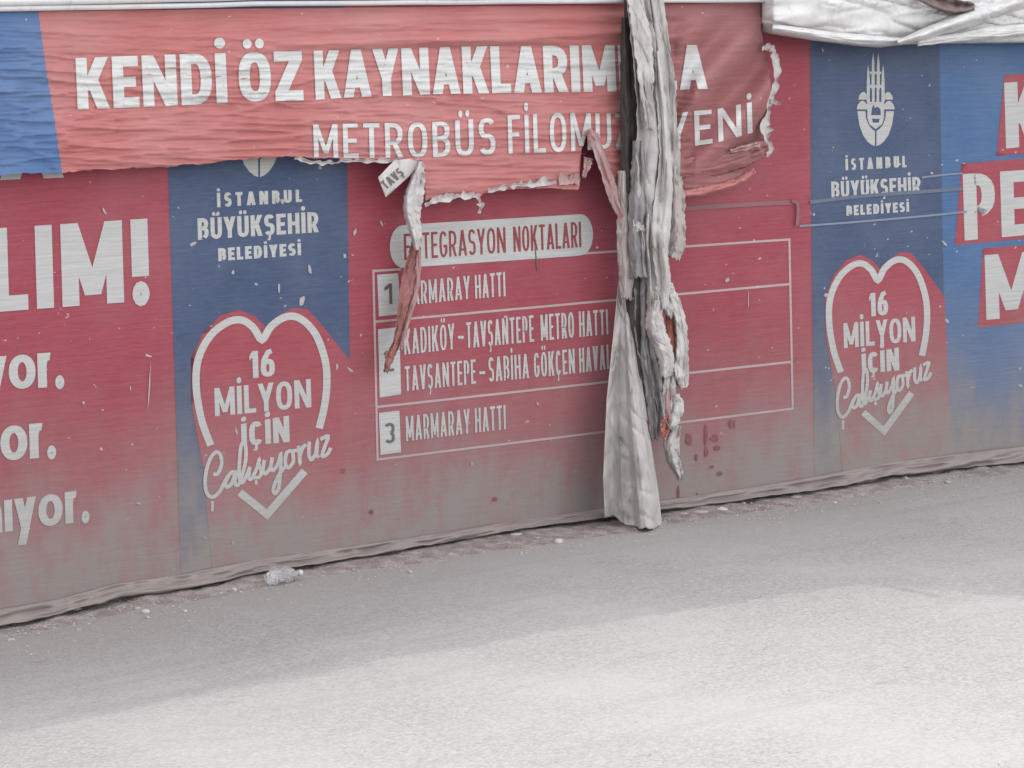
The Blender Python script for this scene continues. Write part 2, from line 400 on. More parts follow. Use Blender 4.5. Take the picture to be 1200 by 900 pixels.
def text(G, s, x0, x1, top, base, stem, barw, surf, off, sp=.10, step=4.0, slant=.03, layer=[0]):
    """set a word between pixel columns x0..x1 of the photo on a banner surface"""
    h = abs(np.mean([lin(x, base) - lin(x, top) for x in (x0, x1)]))
    sc = h; 
    for _ in range(6):
        tx = stem / sc; ty = barw / h
        gl = [glyph(c, tx, ty) for c in s]
        tot = sum(g[1] for g in gl) + sp * (len(s) - 1); sc = (x1 - x0) / tot
    cur = 0.0
    for (S, w) in gl:
        for k, st in enumerate(S):
            for q in st:
                q = np.array(q, float)
                px = x0 + (q[:, 0] + cur) * sc
                yb = lin(px, base); yt = lin(px, top)
                py = yb + (yt - yb) * q[:, 1]
                px = px + slant * (py - yb)
                pq = np.stack([px, py], 1)
                n = max(1, int(np.ceil(max(np.linalg.norm(pq[1] - pq[0]), np.linalg.norm(pq[2] - pq[3])) / step)))
                m = max(1, int(np.ceil(max(np.linalg.norm(pq[3] - pq[0]), np.linalg.norm(pq[2] - pq[1])) / step)))
                a = np.linspace(0, 1, n + 1)[:, None, None]; b = np.linspace(0, 1, m + 1)[None, :, None]
                g = (pq[0] * (1 - a) + pq[1] * a) * (1 - b) + (pq[3] * (1 - a) + pq[2] * a) * b
                g = g.reshape(-1, 2)
                V = surf(g[:, 0], g[:, 1], off + .00025 * (k % 5))
                G.add(V, grid_faces(n + 1, m + 1))
        cur += w + sp
    return G
def ribbon(G, pts, w, surf, off, closed=False, smoothn=4, step=6.0, rise=.0015):
    """drawn line of pixel width w along pts; climbs a hair along its length so that loops may cross"""
    p = np.array(pts, float)
    if smoothn > 1: p = catmull(p, smoothn)
    Q = strip2d([tuple(a) for a in p], w, w, closed)
    n = len(Q)
    for i, q in enumerate(Q):
        q = np.array(q)
        V = surf(q[:, 0], q[:, 1], np.array([off + rise * i / n, off + rise * (i + 1) / n, off + rise * (i + 1) / n, off + rise * i / n]))
        G.add(V, [(0, 1, 2, 3)])
    return G
def catmull(p, n):
    p = np.asarray(p, float); out = []
    e = np.vstack([2 * p[0] - p[1], p, 2 * p[-1] - p[-2]])
    for i in range(1, len(e) - 2):
        a, b, c, d = e[i - 1], e[i], e[i + 1], e[i + 2]
        for k in range(n):
            t = k / n
            out.append(.5 * (2 * b + (c - a) * t + (2 * a - 5 * b + 4 * c - d) * t * t + (3 * b - a - 3 * c + d) * t ** 3))
    out.append(p[-1]); return np.array(out)
def line(G, a, b, w, surf, off, n=None):
    a = np.array(a, float); b = np.array(b, float)
    n = n or max(1, int(np.linalg.norm(b - a) / 14))
    pts = [tuple(a + (b - a) * k / n) for k in range(n + 1)]
    for q in strip2d(pts, w, w):
        q = np.array(q); G.add(surf(q[:, 0], q[:, 1], off), [(0, 1, 2, 3)])
def poly(G, pts, surf, off, cut=16.0, holes=()):
    V, Fc = fill([list(map(tuple, pts))] + [list(map(tuple, h)) for h in holes], cut)
    return G.add(surf(V[:, 0], V[:, 1], off), Fc)

# ================================================================== SETTING
GX = np.linspace(-400, 1600, 120)
gpt = P(GX, gap(GX) + 5, 0.0)
def ground_z(x):
    return np.interp(x, gpt[:, 0], gpt[:, 2])
xs = np.unique(np.concatenate([np.linspace(-1500, -8, 12), np.linspace(-8, 12, 101), np.linspace(12, 1500, 12)]))
ys = np.unique(np.concatenate([np.linspace(-1500, -9, 12), np.linspace(-9, 1, 41), np.linspace(1, 1500, 10)]))
XX, YY = np.meshgrid(xs, ys, indexing='ij')
ZZ = ground_z(XX) + .012 * fbm(XX * .7, YY * .7, 31, 2) * (np.abs(YY) < 9) * np.clip(-YY / 1.0, 0, 1)
mk('road', np.stack([XX, YY, ZZ], -1).reshape(-1, 3), grid_faces(len(xs), len(ys)), 'road', kind='structure')
def road_z(x, y): return ground_z(x) + .012 * fbm(x * .7, y * .7, 31, 2) * np.clip(-y / 1.0, 0, 1)

vx = np.linspace(-7, 12, 800); vt = np.linspace(0, 1, 16)
VX, VT = np.meshgrid(vx, vt, indexing='ij')
wid = .30 + .26 * fbm(VX * 1.3, VX * 0 + 2, 40, 5) + .16 * np.exp(-((VX - P(690, 600)[0]) / .8) ** 2)
wid = np.clip(wid * .75, .08, .6)
VY = .05 - VT * (wid + .05)
VZ = road_z(VX, VY) + .006 - .014 * VT ** 6 + (.022 * (1 - VT) ** 1.3 * (1 + 1.2 * fbm(VX * 9, VY * 9, 44, 3)) + .010 * np.clip(fbm(VX * 25, VY * 25, 47, 3), 0, 1)) * np.clip((1 - VT) * 6, 0, 1)
mk('dirt_verge', np.stack([VX, VY, VZ], -1).reshape(-1, 3), grid_faces(800, 16), 'verge', kind='structure')

# ================================================================== HOARDING FENCE
base_pt = P(600, 625)
fence = thing('hoarding_fence', 'grey sheet metal hoarding behind the banners with two pale rails along its top', 'fence', (float(base_pt[0]), .08, 0))
# the top, unseen above the picture, is shaped to cast the road's shadow edge
EDGE = [(-300, 905), (0, 849), (125, 832), (225, 815), (300, 805), (425, 783), (600, 751), (750, 725), (875, 705), (960, 686), (1010, 681), (1100, 685), (1165, 697), (1200, 700), (1500, 670)]
eu = np.array([e[0] for e in EDGE], float); ev = np.array([e[1] for e in EDGE], float)
r = ray(eu, ev); t_ = (0.0 - CAM[2]) / r[:, 2]; gp = CAM + r * t_[:, None]
for _ in range(5):
    t_ = (road_z(gp[:, 0], gp[:, 1]) - CAM[2]) / r[:, 2]; gp = CAM + r * t_[:, None]
YF = .08
k_ = (YF - gp[:, 1]) / sd.y
topx = gp[:, 0] + sd.x * k_; topz = gp[:, 2] + sd.z * k_
print('CAM', CAM, 'shadow y', np.round(gp[:, 1], 2), 'x', np.round(topx, 2), 'z', np.round(topz, 2))
ft_line = np.polyfit(topx[1:10], topz[1:10], 1)
def fence_top(x):
    return np.polyval(ft_line, np.clip(x, -9, 1)) + np.clip((x - .55) / .5, 0, 1) ** 1.5 * 1.15
fx = np.linspace(-9, 14, 1151)
prof = .018 * np.sign(np.sin(fx * 2 * math.pi / .2)) * np.minimum(1, np.abs(np.sin(fx * 2 * math.pi / .2)) * 2.2)
ft = fence_top(fx)
G = Geo()
G.add(np.stack([np.stack([fx, YF + prof, ground_z(fx) - .05], 1), np.stack([fx, YF + prof, ft], 1)], 1).reshape(-1, 3), grid_faces(1151, 2))
mk('sheet_panel', G.V, G.F, 'board', fence, thick=.002)
def tube(path, rad, n=10, squash=1.0):
    p = np.array(path, float); V = []
    for i in range(len(p)):
        d = p[min(i + 1, len(p) - 1)] - p[max(i - 1, 0)]; d /= np.linalg.norm(d)
        a = np.cross(d, (0, 0, 1.)) if abs(d[2]) < .9 else np.cross(d, (0, 1., 0)); a /= np.linalg.norm(a); b = np.cross(d, a)
        rr = rad[i] if hasattr(rad, '__len__') else rad
        for k in range(n):
            t = 2 * math.pi * k / n; V.append(p[i] + a * math.cos(t) * rr * squash + b * math.sin(t) * rr)
    Fc = [(i * n + k, i * n + (k + 1) % n, (i + 1) * n + (k + 1) % n, (i + 1) * n + k) for i in range(len(p) - 1) for k in range(n)]
    Fc += [tuple(range(n))[::-1], tuple((len(p) - 1) * n + k for k in range(n))]
    return V, Fc
for (pts, rad) in (([(-500, 7), (0, 3), (300, -4), (735, -8), (1700, -16)], .017), ([(-500, 14.5), (0, 10.5), (200, 7), (300, 4.5), (735, 1), (1700, -4)], .012)):
    u = np.linspace(-500, 1700, 120); v = lin(u, pts) + .7 * vnoise(u / 60, u * 0, 3)
    V, Fc = tube(P(u, v, -.135), rad, 10); mk('top_rail', V, Fc, 'rail', fence)
for px_ in (-260, 90, 440, 800, 1130, 1480):
    b0 = P(px_, 500, YF + .06); V, Fc = tube([(b0[0], YF + .06, -.1), (b0[0], YF + .06, float(fence_top(b0[0])) - .02)], .03, 8); mk('fence_post', V, Fc, 'post', fence)

# ================================================================== LOWER BANNER
bl = P(600, 625)
low = thing('printed_banner', 'long dusty red and blue printed banner covering the hoarding down to the road', 'banner', (float(bl[0]), 0, 0))
def sheet_cols(us, top, bot, nv, surf, off):
    V = []
    for u_ in us:
        vv = np.linspace(top(u_), bot(u_), nv); V.append(surf(np.full(nv, u_), vv, off))
    return np.concatenate(V), grid_faces(len(us), nv)
def crease(u): return gap(u) - lin(u, [(0, 19), (300, 16), (600, 10), (800, 11), (900, 14), (1200, 18)])
us = np.arange(-700, 1901, 13.0)
V, Fc = sheet_cols(us, lambda u: -22, lambda u: float(crease(u)), 54, S_low, 0.0)
mk('printed_sheet', V, Fc, 'red', low)
# hem: the folded foot of the banner kicks out towards the road
us = np.arange(-700, 1901, 2.5); nv = 18; V = []
for j in range(nv):
    t = j / (nv - 1)
    vv = crease(us) + (gap(us) - crease(us)) * t + (2.6 * vnoise(us / 23, us * 0 + .3, 9) + 1.5 * vnoise(us / 8, us * 0, 10)) * t
    fold = .018 * np.sin(us / 45 + 5 * t + 3 * vnoise(us / 90, us * 0, 4)) * t + (.024 * ridge(us / 60, us * 0 + t * 2.6 + us / 300, 6) * .7 + .012 * ridge(us / 24, us * 0 + t * 5 + us / 200, 7)) * math.sin(math.pi * t) ** .6
    V.append(P(us, vv, -(d_low(us, crease(us)) + .004 + .055 * t ** 1.2 + fold)))
V = np.array(V).transpose(1, 0, 2).reshape(-1, 3)
mk('bottom_hem', V, grid_faces(len(us), nv), 'hem', low, thick=.004)

def panel(name, top, bl_, br_, mat, label=None, botpad=2):
    """colour field between two slanted edges: bl_ and br_ are the edges as (v, u) lists"""
    vv = np.linspace(top, 1, 2)
    V = []; n = 46; m = 14
    for i in range(n):
        s = i / (n - 1)
        for j in range(m):
            t = j / (m - 1)
            u0 = 0
            v = top + s * 620
            ul = lin(v, bl_); ur = lin(v, br_)
            u_ = ul + (ur - ul) * t
            vend = float(crease(u_)) - botpad
            v = top + s * (vend - top)
            ul = lin(v, bl_); ur = lin(v, br_); u_ = ul + (ur - ul) * t
            V.append((u_, v))
    V = np.array(V)
    return mk(name, S_low(V[:, 0], V[:, 1], .0025), grid_faces(n, m), mat, low, label=label)
panel('blue_panel', -18, [(-20, 190), (200, 197), (610, 210), (720, 214)], [(-20, 402), (187, 407), (420, 410), (720, 417)], 'navy', 'dark blue panel on the left half with the municipality wording')
panel('blue_panel', -18, [(-20, 948), (50, 949.5), (300, 951), (520, 954), (620, 956)], [(-20, 1098), (60, 1101), (290, 1105), (620, 1112)], 'navy', 'dark blue panel on the right half under the emblem')
panel('blue_panel', -18, [(-20, 1098), (60, 1101), (290, 1105), (620, 1112)], [(-20, 1900), (620, 1900)], 'blue', 'brighter blue panel at the right end behind the red caption boxes')

def letter(words, mat='white', parent=None, off=.0055, label=None, surf=S_low, sp=.10, step=5.0, slant=.03):
    for (s, x0, x1, top, base, st, br) in words:
        G = Geo(); text(G, s, x0, x1, top, base, st, br, surf, off, sp, step, slant)
        mk('lettering', G.V, G.F, mat, parent or low, label=label)

# heart badges
HL = np.array([(247, 522), (230, 450), (270, 376), (307, 398), (345, 371), (383, 437), (374, 502), (313, 604)], float)
HR = np.array([(983, 435), (972, 370), (1003, 312), (1030, 333), (1053, 307), (1088, 350), (1080, 422), (1037, 508)], float)
A_ = np.linalg.lstsq(np.hstack([HL, np.ones((8, 1))]), HR, rcond=None)[0]
def toR(p): p = np.asarray(p, float); return np.hstack([p, np.ones((len(p), 1))]) @ A_
ident = lambda p: np.asarray(p, float)
heart = [(247, 522), (240, 504), (235, 487), (230, 455), (232, 422), (246, 394), (266, 378), (283, 375), (297, 384), (307, 398), (318, 382), (336, 371), (353, 374), (370, 392), (381, 422), (383, 450), (380, 477), (374, 502)]
hv = [(281, 577), (313, 603), (357, 552)]
badge_l = [(242, 590), (238, 548), (232, 515), (224, 470), (224, 420), (238, 390), (258, 370), (280, 363), (298, 370), (311, 383), (322, 372), (342, 361), (360, 362), (380, 384), (411, 424), (414, 520), (418, 640), (420, 660), (330, 672), (250, 682), (246, 640)]
zs = lambda pts: [(200 + a / 5.4545, 480 + b / 5.4545) for a, b in pts]
script = [zs(p) for p in (
    [(272, 412), (300, 410), (325, 350), (318, 290), (290, 272), (255, 310), (228, 390), (220, 470), (232, 535), (268, 560), (315, 520), (350, 450), (385, 405), (410, 398)],
    [(405, 405), (378, 412), (352, 460), (358, 495), (388, 475), (416, 402), (410, 465), (425, 484), (448, 450), (480, 320), (476, 220), (452, 225), (440, 320), (438, 430), (455, 466), (482, 430), (506, 365)],
    [(506, 365), (498, 430), (516, 442), (548, 380), (566, 318), (562, 350), (580, 395), (566, 430), (532, 436)],
    [(598, 322), (590, 392), (610, 408), (640, 360), (648, 305)],
    [(648, 305), (640, 370), (656, 388), (688, 340), (704, 285), (700, 400), (690, 500), (668, 536), (656, 505), (690, 420), (735, 360)],
    [(775, 262), (742, 275), (732, 340), (752, 372), (784, 330), (782, 268), (812, 262)],
    [(818, 232), (822, 290), (826, 345), (826, 300), (846, 240), (868, 225)],
    [(886, 205), (884, 290), (900, 318), (926, 280), (938, 195), (934, 280), (946, 308)],
    [(956, 190), (1006, 172), (985, 235), (968, 296), (1000, 285), (1024, 245)])]
def tline(a, b): return [a, b]
def badge(xf, lab, words):
    bp = xf(badge_l)
    G = Geo(); poly(G, bp, S_low, .005, 14); bo = mk('heart_badge', G.V, G.F, 'badge', low, label=lab)
    G = Geo(); ribbon(G, xf(heart), 8.6 if xf is ident else 7.4, S_low, .0085); mk('heart_outline', G.V, G.F, 'white', bo)
    G = Geo(); ribbon(G, xf(hv), 9.0 if xf is ident else 7.6, S_low, .0085, smoothn=1)
    mk('heart_tip', G.V, G.F, 'white', bo)
    letter(words, parent=bo, off=.0085, sp=.09)
    G = Geo()
    for i, p in enumerate(script): ribbon(G, xf(p), 4.3 if xf is ident else 3.7, S_low, .0085 + .0004 * (i % 3), rise=.002)
    cd_ = xf(zs([(545, 452), (548, 478)])); ribbon(G, cd_, 3.4, S_low, .0085, smoothn=1)
    c2 = xf(zs([(268, 585), (266, 650)])); ribbon(G, c2, 3.0, S_low, .0085, smoothn=1)
    mk('script_lettering', G.V, G.F, 'white', bo)
badge(ident, 'larger red heart badge on the left dark blue panel', [
    ('16', 293, 322.5, [(293, 412), (323, 409)], [(293, 443.5), (323, 440.5)], 6.6, 5.6),
    ('MİLYON', 252, 365, [(252, 455), (365, 444)], [(252, 488), (365, 477)], 5.6, 5.2),
    ('İÇİN', 283, 339.5, [(283, 497), (339, 487)], [(283, 523), (339, 518)], 6.6, 5.2)])
badge(toR, 'smaller red heart badge on the right dark blue panel', [
    ('16', 1019, 1041, [(1019, 344), (1041, 341)], [(1019, 371), (1041, 369)], 5.4, 4.8),
    ('MİLYON', 989, 1073, [(989, 379), (1073, 371)], [(989, 408), (1073, 400)], 4.4, 4.5),
    ('İÇİN', 1010, 1054, [(1010, 415), (1054, 407)], [(1010, 438), (1054, 434)], 5.3, 4.6)])

# municipal emblem: minarets, petals and a cleft bowl (drawn in units of a zoomed crop)
def emblem(cx, by, s, lab):
    f = lambda pts: [(cx + (a - 326) / 4.284 * s, by + (b - 522) / 4.284 * s) for a, b in pts]
    mir = lambda pts: [(652 - a, b) for a, b in pts][::-1]
    G = Geo(); D = Geo()
    outl = [(288, 112), (294, 150), (298, 215), (298, 300), (281, 300), (281, 215), (284, 150)]
    inl = [(313, 52), (319, 100), (321, 200), (321, 300), (305, 300), (305, 200), (307, 100)]
    pu = [(240, 288), (243, 268), (256, 252), (268, 249), (280, 262), (280, 288)]
    pl = [(231, 337), (235, 315), (250, 297), (264, 294), (284, 312), (284, 337)]
    bowl = [(234, 346), (274, 346), (278, 385), (292, 418), (310, 438), (322, 446), (322, 521), (305, 515), (284, 498), (262, 466), (244, 415)]
    for sh in (outl, inl, pu, pl, bowl): poly(G, f(sh), S_low, .0055, 30); poly(G, f(mir(sh)), S_low, .0055, 30)
    for (y0, y1) in ((148, 160), (214, 228)): poly(G, f([(297, y0), (355, y0), (355, y1), (297, y1)]), S_low, .0050, 30)
    poly(G, f([(284, 296), (368, 296), (368, 380), (358, 412), (326, 436), (294, 412), (284, 380)]), S_low, .0060, 30)
    eo = mk('emblem', G.V, G.F, 'white', low, label=lab)
    poly(D, f([(303, 366), (308, 330), (316, 312), (322, 330), (334, 322), (350, 336), (352, 366)]), S_low, .0075, 30)
    poly(D, f([(308, 384), (346, 384), (342, 404), (312, 404)]), S_low, .0075, 30)
    for a, b in ((297, 308), (321, 331), (344, 355)): poly(D, f([(a, 236), (b, 236), (b, 300), (a, 300)]), S_low, .0075, 30)
    poly(D, f([(312, 352), (326, 340), (344, 352), (344, 357), (312, 357)]), S_low, .0080, 30)
    mk('mosque_cutout', D.V, D.F, 'navy', eo)
emblem(1026.2, 171.3, 1.0, 'white minaret emblem in full view on the right dark blue panel')
emblem(303.6, 207.6, 1.19, 'white minaret emblem mostly hidden under the torn upper banner')

# lettering directly on the sheet
letter([('İSTANBUL', 254.5, 354, [(254, 226), (355, 222)], [(254, 243), (355, 236.5)], 4.0, 3.4)], sp=.30)
letter([('BÜYÜKŞEHİR', 232, 373.5, [(232, 256), (374, 248)], [(232, 281), (374, 272)], 4.9, 4.4)], sp=.10)
letter([('BELEDİYESİ', 256, 353, [(256, 291), (353, 284.5)], [(256, 306), (353, 299)], 4.1, 3.3)], sp=.14)
letter([('İSTANBUL', 991, 1062.5, [(991, 186), (1063, 182.5)], [(991, 199.5), (1063, 196)], 3.0, 2.6)], sp=.34)
letter([('BÜYÜKŞEHİR', 974.5, 1079, [(974, 213), (1079, 207)], [(974, 232), (1079, 226)], 3.6, 3.4)], sp=.10)
letter([('BELEDİYESİ', 992, 1065.5, [(992, 241), (1065, 236.5)], [(992, 253), (1065, 248)], 3.1, 2.7)], sp=.16)
letter([('LIM!', -9, 175.5, [(-9, 268), (176, 256)], [(-9, 366), (176, 352)], 20, 18)], label='big white capitals ending in an exclamation mark', sp=.11)
letter([('A', 1, 74, [(0, 120), (74, 116)], [(0, 211), (74, 208)], 22, 18)], label='foot of a white capital showing below the upper banner')
letter([('yor.', -19, 75.5, [(-19, 419), (75, 412)], [(-19, 458), (75, 453)], 10.6, 8.8)], label='topmost line of white lower case text', sp=.07)
letter([('yor.', -29, 66, [(-29, 503), (66, 494)], [(-29, 543), (66, 535)], 10.6, 8.8)], label='middle line of white lower case text', sp=.07)
letter([('nıyor.', -20, 105, [(-20, 590), (105, 573)], [(-20, 627), (105, 610)], 9.4, 8.0)], label='lowest, dusty line of white lower case text', sp=.09)

# red caption boxes with big capitals at the right end
for (quad, s, x0, x1, top, base) in (
        ([(1177, 88), (1290, 80), (1290, 172), (1168, 183)], 'K', 1179, 1222, [(1179, 97), (1222, 94)], [(1179, 174), (1222, 170)]),
        ([(1127, 192), (1290, 178), (1290, 272), (1119, 287)], 'PE', 1130.5, 1207, [(1130, 204), (1207, 199)], [(1130, 282), (1207, 275)]),
        ([(1152, 291), (1290, 280), (1290, 368), (1146, 384)], 'M', 1156, 1216, [(1156, 299), (1216, 294)], [(1156, 375), (1216, 369)])):
    G = Geo(); poly(G, quad, S_low, .005, 16); bx_ = mk('caption_box', G.V, G.F, 'badge', low)
    letter([(s, x0, x1, top, base, 15.5, 13.5)], parent=bx_, off=.0080)

# the integration table
G = Geo()
for a, b in (((437.5, 317.5), (470, 315.5)), ((560, 305.5), (926, 280.5)), ((440, 377), (925, 333)), ((442, 477), (928, 424)), ((442.5, 538.5), (929, 479)), ((437.5, 316), (442.5, 540)), ((925, 279.5), (929, 480))):
    line(G, a, b, 2.5 if abs(a[0] - b[0]) < 10 else 2.7, S_low, .0045 + .0003 * (abs(a[0] - b[0]) < 10))
mk('table_frame', G.V, G.F, 'line', low)
pill = [(470, 314)] + [(472 + 16 * math.cos(a) * .95, 289 - 25 * math.sin(a) * -1) for a in np.linspace(math.pi / 2, 3 * math.pi / 2, 12)] + [(480, 263), (680, 251)] + [(681 + 14 * math.cos(a), 275 + 24 * math.sin(a)) for a in np.linspace(-math.pi / 2, math.pi / 2, 12)] + [(675, 300)]
G = Geo(); poly(G, pill, S_low, .0065, 16); po = mk('title_pill', G.V, G.F, 'grey', low, label='rounded pale title bar with red lettering')
letter([('ENTEGRASYON', 474, 593, [(474, 274), (593, 266)], [(474, 305), (593, 296)], 2.6, 3.2), ('NOKTALARI', 602, 681.5, [(602, 265.5), (682, 259.5)], [(602, 295.5), (682, 289.5)], 2.6, 3.2)], 'redink', po, .0090, sp=.13)
for (q, s, x0, x1, t0, b0, mis) in (
        ([(442, 322), (467, 320), (469, 368), (444, 371)], '1', 451, 460, 333, 357, 0),
        ([(443, 386), (468, 383), (470, 462), (445, 466)], '2', 450, 462, 411, 436, 0),
        ([(444, 484), (468, 481), (470, 530), (446, 533)], '3', 451, 463, 496, 520, 0)):
    G = Geo(); poly(G, q, S_low, .0050, 16); nb = mk('number_box', G.V, G.F, 'grey', low)
    G = Geo(); text(G, s, x0, x1, [(x0, t0), (x1, t0 - 1)], [(x0, b0), (x1, b0 - 1)], 3.6, 3.4, S_low, .0075); mk('numeral', G.V, G.F, 'dark', nb)
letter([('MARMARAY', 472, 551, [(472, 331), (551, 323)], [(472, 358.5), (551, 350)], 2.35, 3.0), ('HATTI', 557, 592.6, [(557, 322.5), (593, 318.5)], [(557, 350), (593, 347)], 2.35, 3.0)], sp=.17)
letter([('KADIKÖY', 474, 533, [(474, 386), (533, 379)], [(474, 415.5), (533, 409)], 2.35, 3.0), ('-', 537, 544, [(537, 379), (544, 379)], [(537, 409), (544, 409)], 3, 3.4),
        ('TAVŞANTEPE', 547, 626, [(547, 378), (629, 369)], [(547, 408), (629, 400)], 2.35, 3.0), ('METRO', 634, 673, [(633, 369), (673, 365.5)], [(633, 399.5), (673, 395.5)], 2.35, 3.0), ('HATTI', 679, 713, [(679, 365), (713, 362.5)], [(679, 395), (713, 391.5)], 2.35, 3.0)], sp=.17)
letter([('TAVŞANTEPE', 475, 558, [(475, 429.5), (558, 421)], [(475, 458.5), (558, 449.5)], 2.35, 3.0), ('-', 562, 569, [(562, 421), (569, 421)], [(562, 450), (569, 450)], 3, 3.3),
        ('SABİHA', 573, 620, [(573, 419), (620, 414.5)], [(573, 447.5), (620, 443)], 2.35, 3.0), ('GÖKÇEN', 626, 674, [(626, 414), (674, 408.5)], [(626, 442.5), (674, 437.5)], 2.35, 3.0), ('HAVAL', 679, 716, [(679, 408), (716, 403.5)], [(679, 437), (716, 432)], 2.35, 3.0)], sp=.17)
letter([('MARMARAY', 476, 551, [(476, 488), (551, 479)], [(476, 517), (551, 508)], 2.35, 3.0), ('HATTI', 557, 593, [(557, 478.5), (593, 474.5)], [(557, 507), (593, 503)], 2.35, 3.0)], sp=.17)

# scuffs (chipped print) and dried paint
G = Geo(); rs = random.Random(5)
def blob(G, u, v, a, b, ang, surf, off, n=9, seed=0):
    rr = random.Random(seed); ca, sa = math.cos(ang), math.sin(ang); pts = []
    for k in range(n):
        t = 2 * math.pi * k / n; q = rr.uniform(.6, 1.15); x, y = a * q * math.cos(t), b * q * math.sin(t)
        pts.append((u + x * ca - y * sa, v + x * sa + y * ca))
    poly(G, pts, surf, off, 40)
spots = [(226, 286, 6, 3, -.6), (331, 236, 5, 3, .9), (363, 316, 2.2, 9, -.15), (273, 319, 3, 3.6, 0), (327, 339, 2, 8, 0), (354, 352, 4, 8, .2), (300, 333, 3, 2, 0), (416, 272, 3, 7, .3), (404, 300, 3, 4, 0), (174, 417, 7, 2, .3),
         (98, 472, 2, 3, 0), (122, 247, 2, 6, -.5), (447, 262, 2, 5, -.4), (852, 328, 5, 3, -.6), (877, 350, .9, 13, 0), (968, 346, 4, 3, 0), (1110, 376, 5, 3, .7), (1107, 285, 6, 2, .7), (163, 590, 5, 2, .2), (240, 630, 3, 2, 0), (273, 636, 2.5, 3, 0),
         (1092, 203, 3, 2, 0), (553, 544, 2, 3, 0), (630, 473, 2, 3, 0), (175, 452, 1.2, 38, .06), (277, 505, 1.6, 7, -.2), (395, 430, 2, 6, 0), (410, 433, 6, 2, .6), (153, 755 - 300, 1.4, 4, 0), (1196, 452, 5, 2, .5), (1195, 432, 3, 2, 0), (700, 290, 4, 2, .5)]
for k, sp_ in enumerate(spots):
    sp_ = (sp_[0], sp_[1], sp_[2] * .75, sp_[3] * .8, sp_[4])
    G = Geo(); blob(G, *sp_, S_low, .0105, seed=k); mk('scuff_mark', G.V, G.F, 'scuff', low)
for k, sp_ in enumerate([(807, 515, 4, 8, 0), (827, 510, 2.2, 15, 0), (828, 530, 3, 6, 0), (838, 514, 6, 5, .3), (840, 525, 5, 3, 0), (858, 497, 5, 6, 0), (843, 555, 4, 3, .3), (816, 536, 2, 4, 0), (834, 547, 3, 2, 0), (655, 545, 7, 14, .1), (661, 525, 10, 5, 0), (424, 518, 9, 9, 0), (405, 556, 3, 7, 0), (402, 552, 4, 4, 0), (580, 600 - 15, 4, 3, 0), (435, 600, 3, 3, 0), (795, 576, 1.6, 10, 0), (817, 580, 1.3, 3.5, 0)]):
    if k in (9, 10, 11, 12): continue
    G = Geo(); blob(G, *sp_, S_low, .0080, seed=500 + k); mk('paint_spot', G.V, G.F, 'stain', low)
G = Geo()
line(G, (627, 290), (630, 318), 1.3, S_low, .0110)
mk('tear_slit', G.V, G.F, 'dark', low)

# ================================================================== UPPER BANNER
bu = P(450, 200, -.065)
upb = thing('torn_banner', 'faded salmon red upper banner with ragged torn lower edge and a blue left end', 'banner', (float(bu[0]), -.065, float(bu[2])))
BOT = [(-700, 222), (0, 206), (72, 202), (78, 200.5), (180, 197), (250, 190), (335, 183), (352, 184), (400, 187), (470, 188), (496, 189), (498, 236), (512, 232), (535, 229), (556, 229), (560, 236), (566, 227), (600, 223), (640, 221), (679, 222), (681, 175), (688, 158), (695, 150), (702, 168), (712, 205), (735, 240), (760, 232), (800, 227), (840, 222), (868, 214), (880, 204), (886, 196), (896, 182), (906, 178)]
TOP = [(-700, 26), (0, 14), (300, 10), (735, 6), (900, 3)]
REDGE = [(0, 894), (40, 893), (60, 896), (80, 903), (110, 904), (125, 899), (145, 903), (160, 899), (175, 903), (185, 890), (240, 880)]
us = np.concatenate([np.arange(-700, -20, 14.0), np.arange(-20, 906, 1.6)]); rows = np.arange(0, 256, 1.5); nv = len(rows)
V = np.zeros((len(us), nv, 2)); CL = np.zeros((len(us), nv), bool)
for i, u_ in enumerate(us):
    jag = 2.0 * float(vnoise(u_ / 5, 0, 51)) + 2.6 * float(vnoise(u_ / 17, 0, 52))
    b_ = float(lin(u_, BOT)) + jag
    vv = np.maximum(rows, float(lin(u_, TOP))); CL[i] = (vv > b_) | (rows + 1.4 < float(lin(u_, TOP))); vv = np.minimum(vv, b_)
    uu = np.full(nv, u_)
    if u_ > 840:
        re = lin(vv, REDGE) + 3 * vnoise(vv / 6, vv * 0, 55)
        uu = 840 + (u_ - 840) / 66.0 * (re - 840)
    V[i, :, 0] = uu; V[i, :, 1] = vv
Vf = V.reshape(-1, 2); Pts = S_up(Vf[:, 0], Vf[:, 1], 0)
blue_edge = [(0, 43), (14, 45), (80, 54), (140, 64), (203, 73), (240, 78)]
Fa = np.array(grid_faces(len(us), nv)); Fa = Fa[~CL.ravel()[Fa].all(1)]; cen = Vf[Fa].mean(1)
isb = cen[:, 0] < lin(cen[:, 1], blue_edge); ism = (~isb) & (cen[:, 0] > 760)
def sub(mask):
    f = Fa[mask]; ids, inv = np.unique(f, return_inverse=True); return Pts[ids], inv.reshape(f.shape).tolist()
V_, F_ = sub(~isb & ~ism); mk('vinyl_sheet', V_, F_, 'salmon', upb)
V_, F_ = sub(ism); mk('vinyl_sheet', V_, F_, 'maroon', upb, label='darker, loosely folded right end of the torn banner')
V_, F_ = sub(isb); mk('blue_panel', V_, F_, 'skyb', upb)
T1 = [(91, 68), (200, 64), (300, 61), (370, 59.5), (450, 57), (550, 54.5), (700, 53), (828, 52.5)]
B1 = [(91, 128.5), (150, 126), (200, 124), (300, 119), (370, 117), (410, 114), (520, 110), (600, 109), (700, 107.5), (740, 107), (828, 104)]
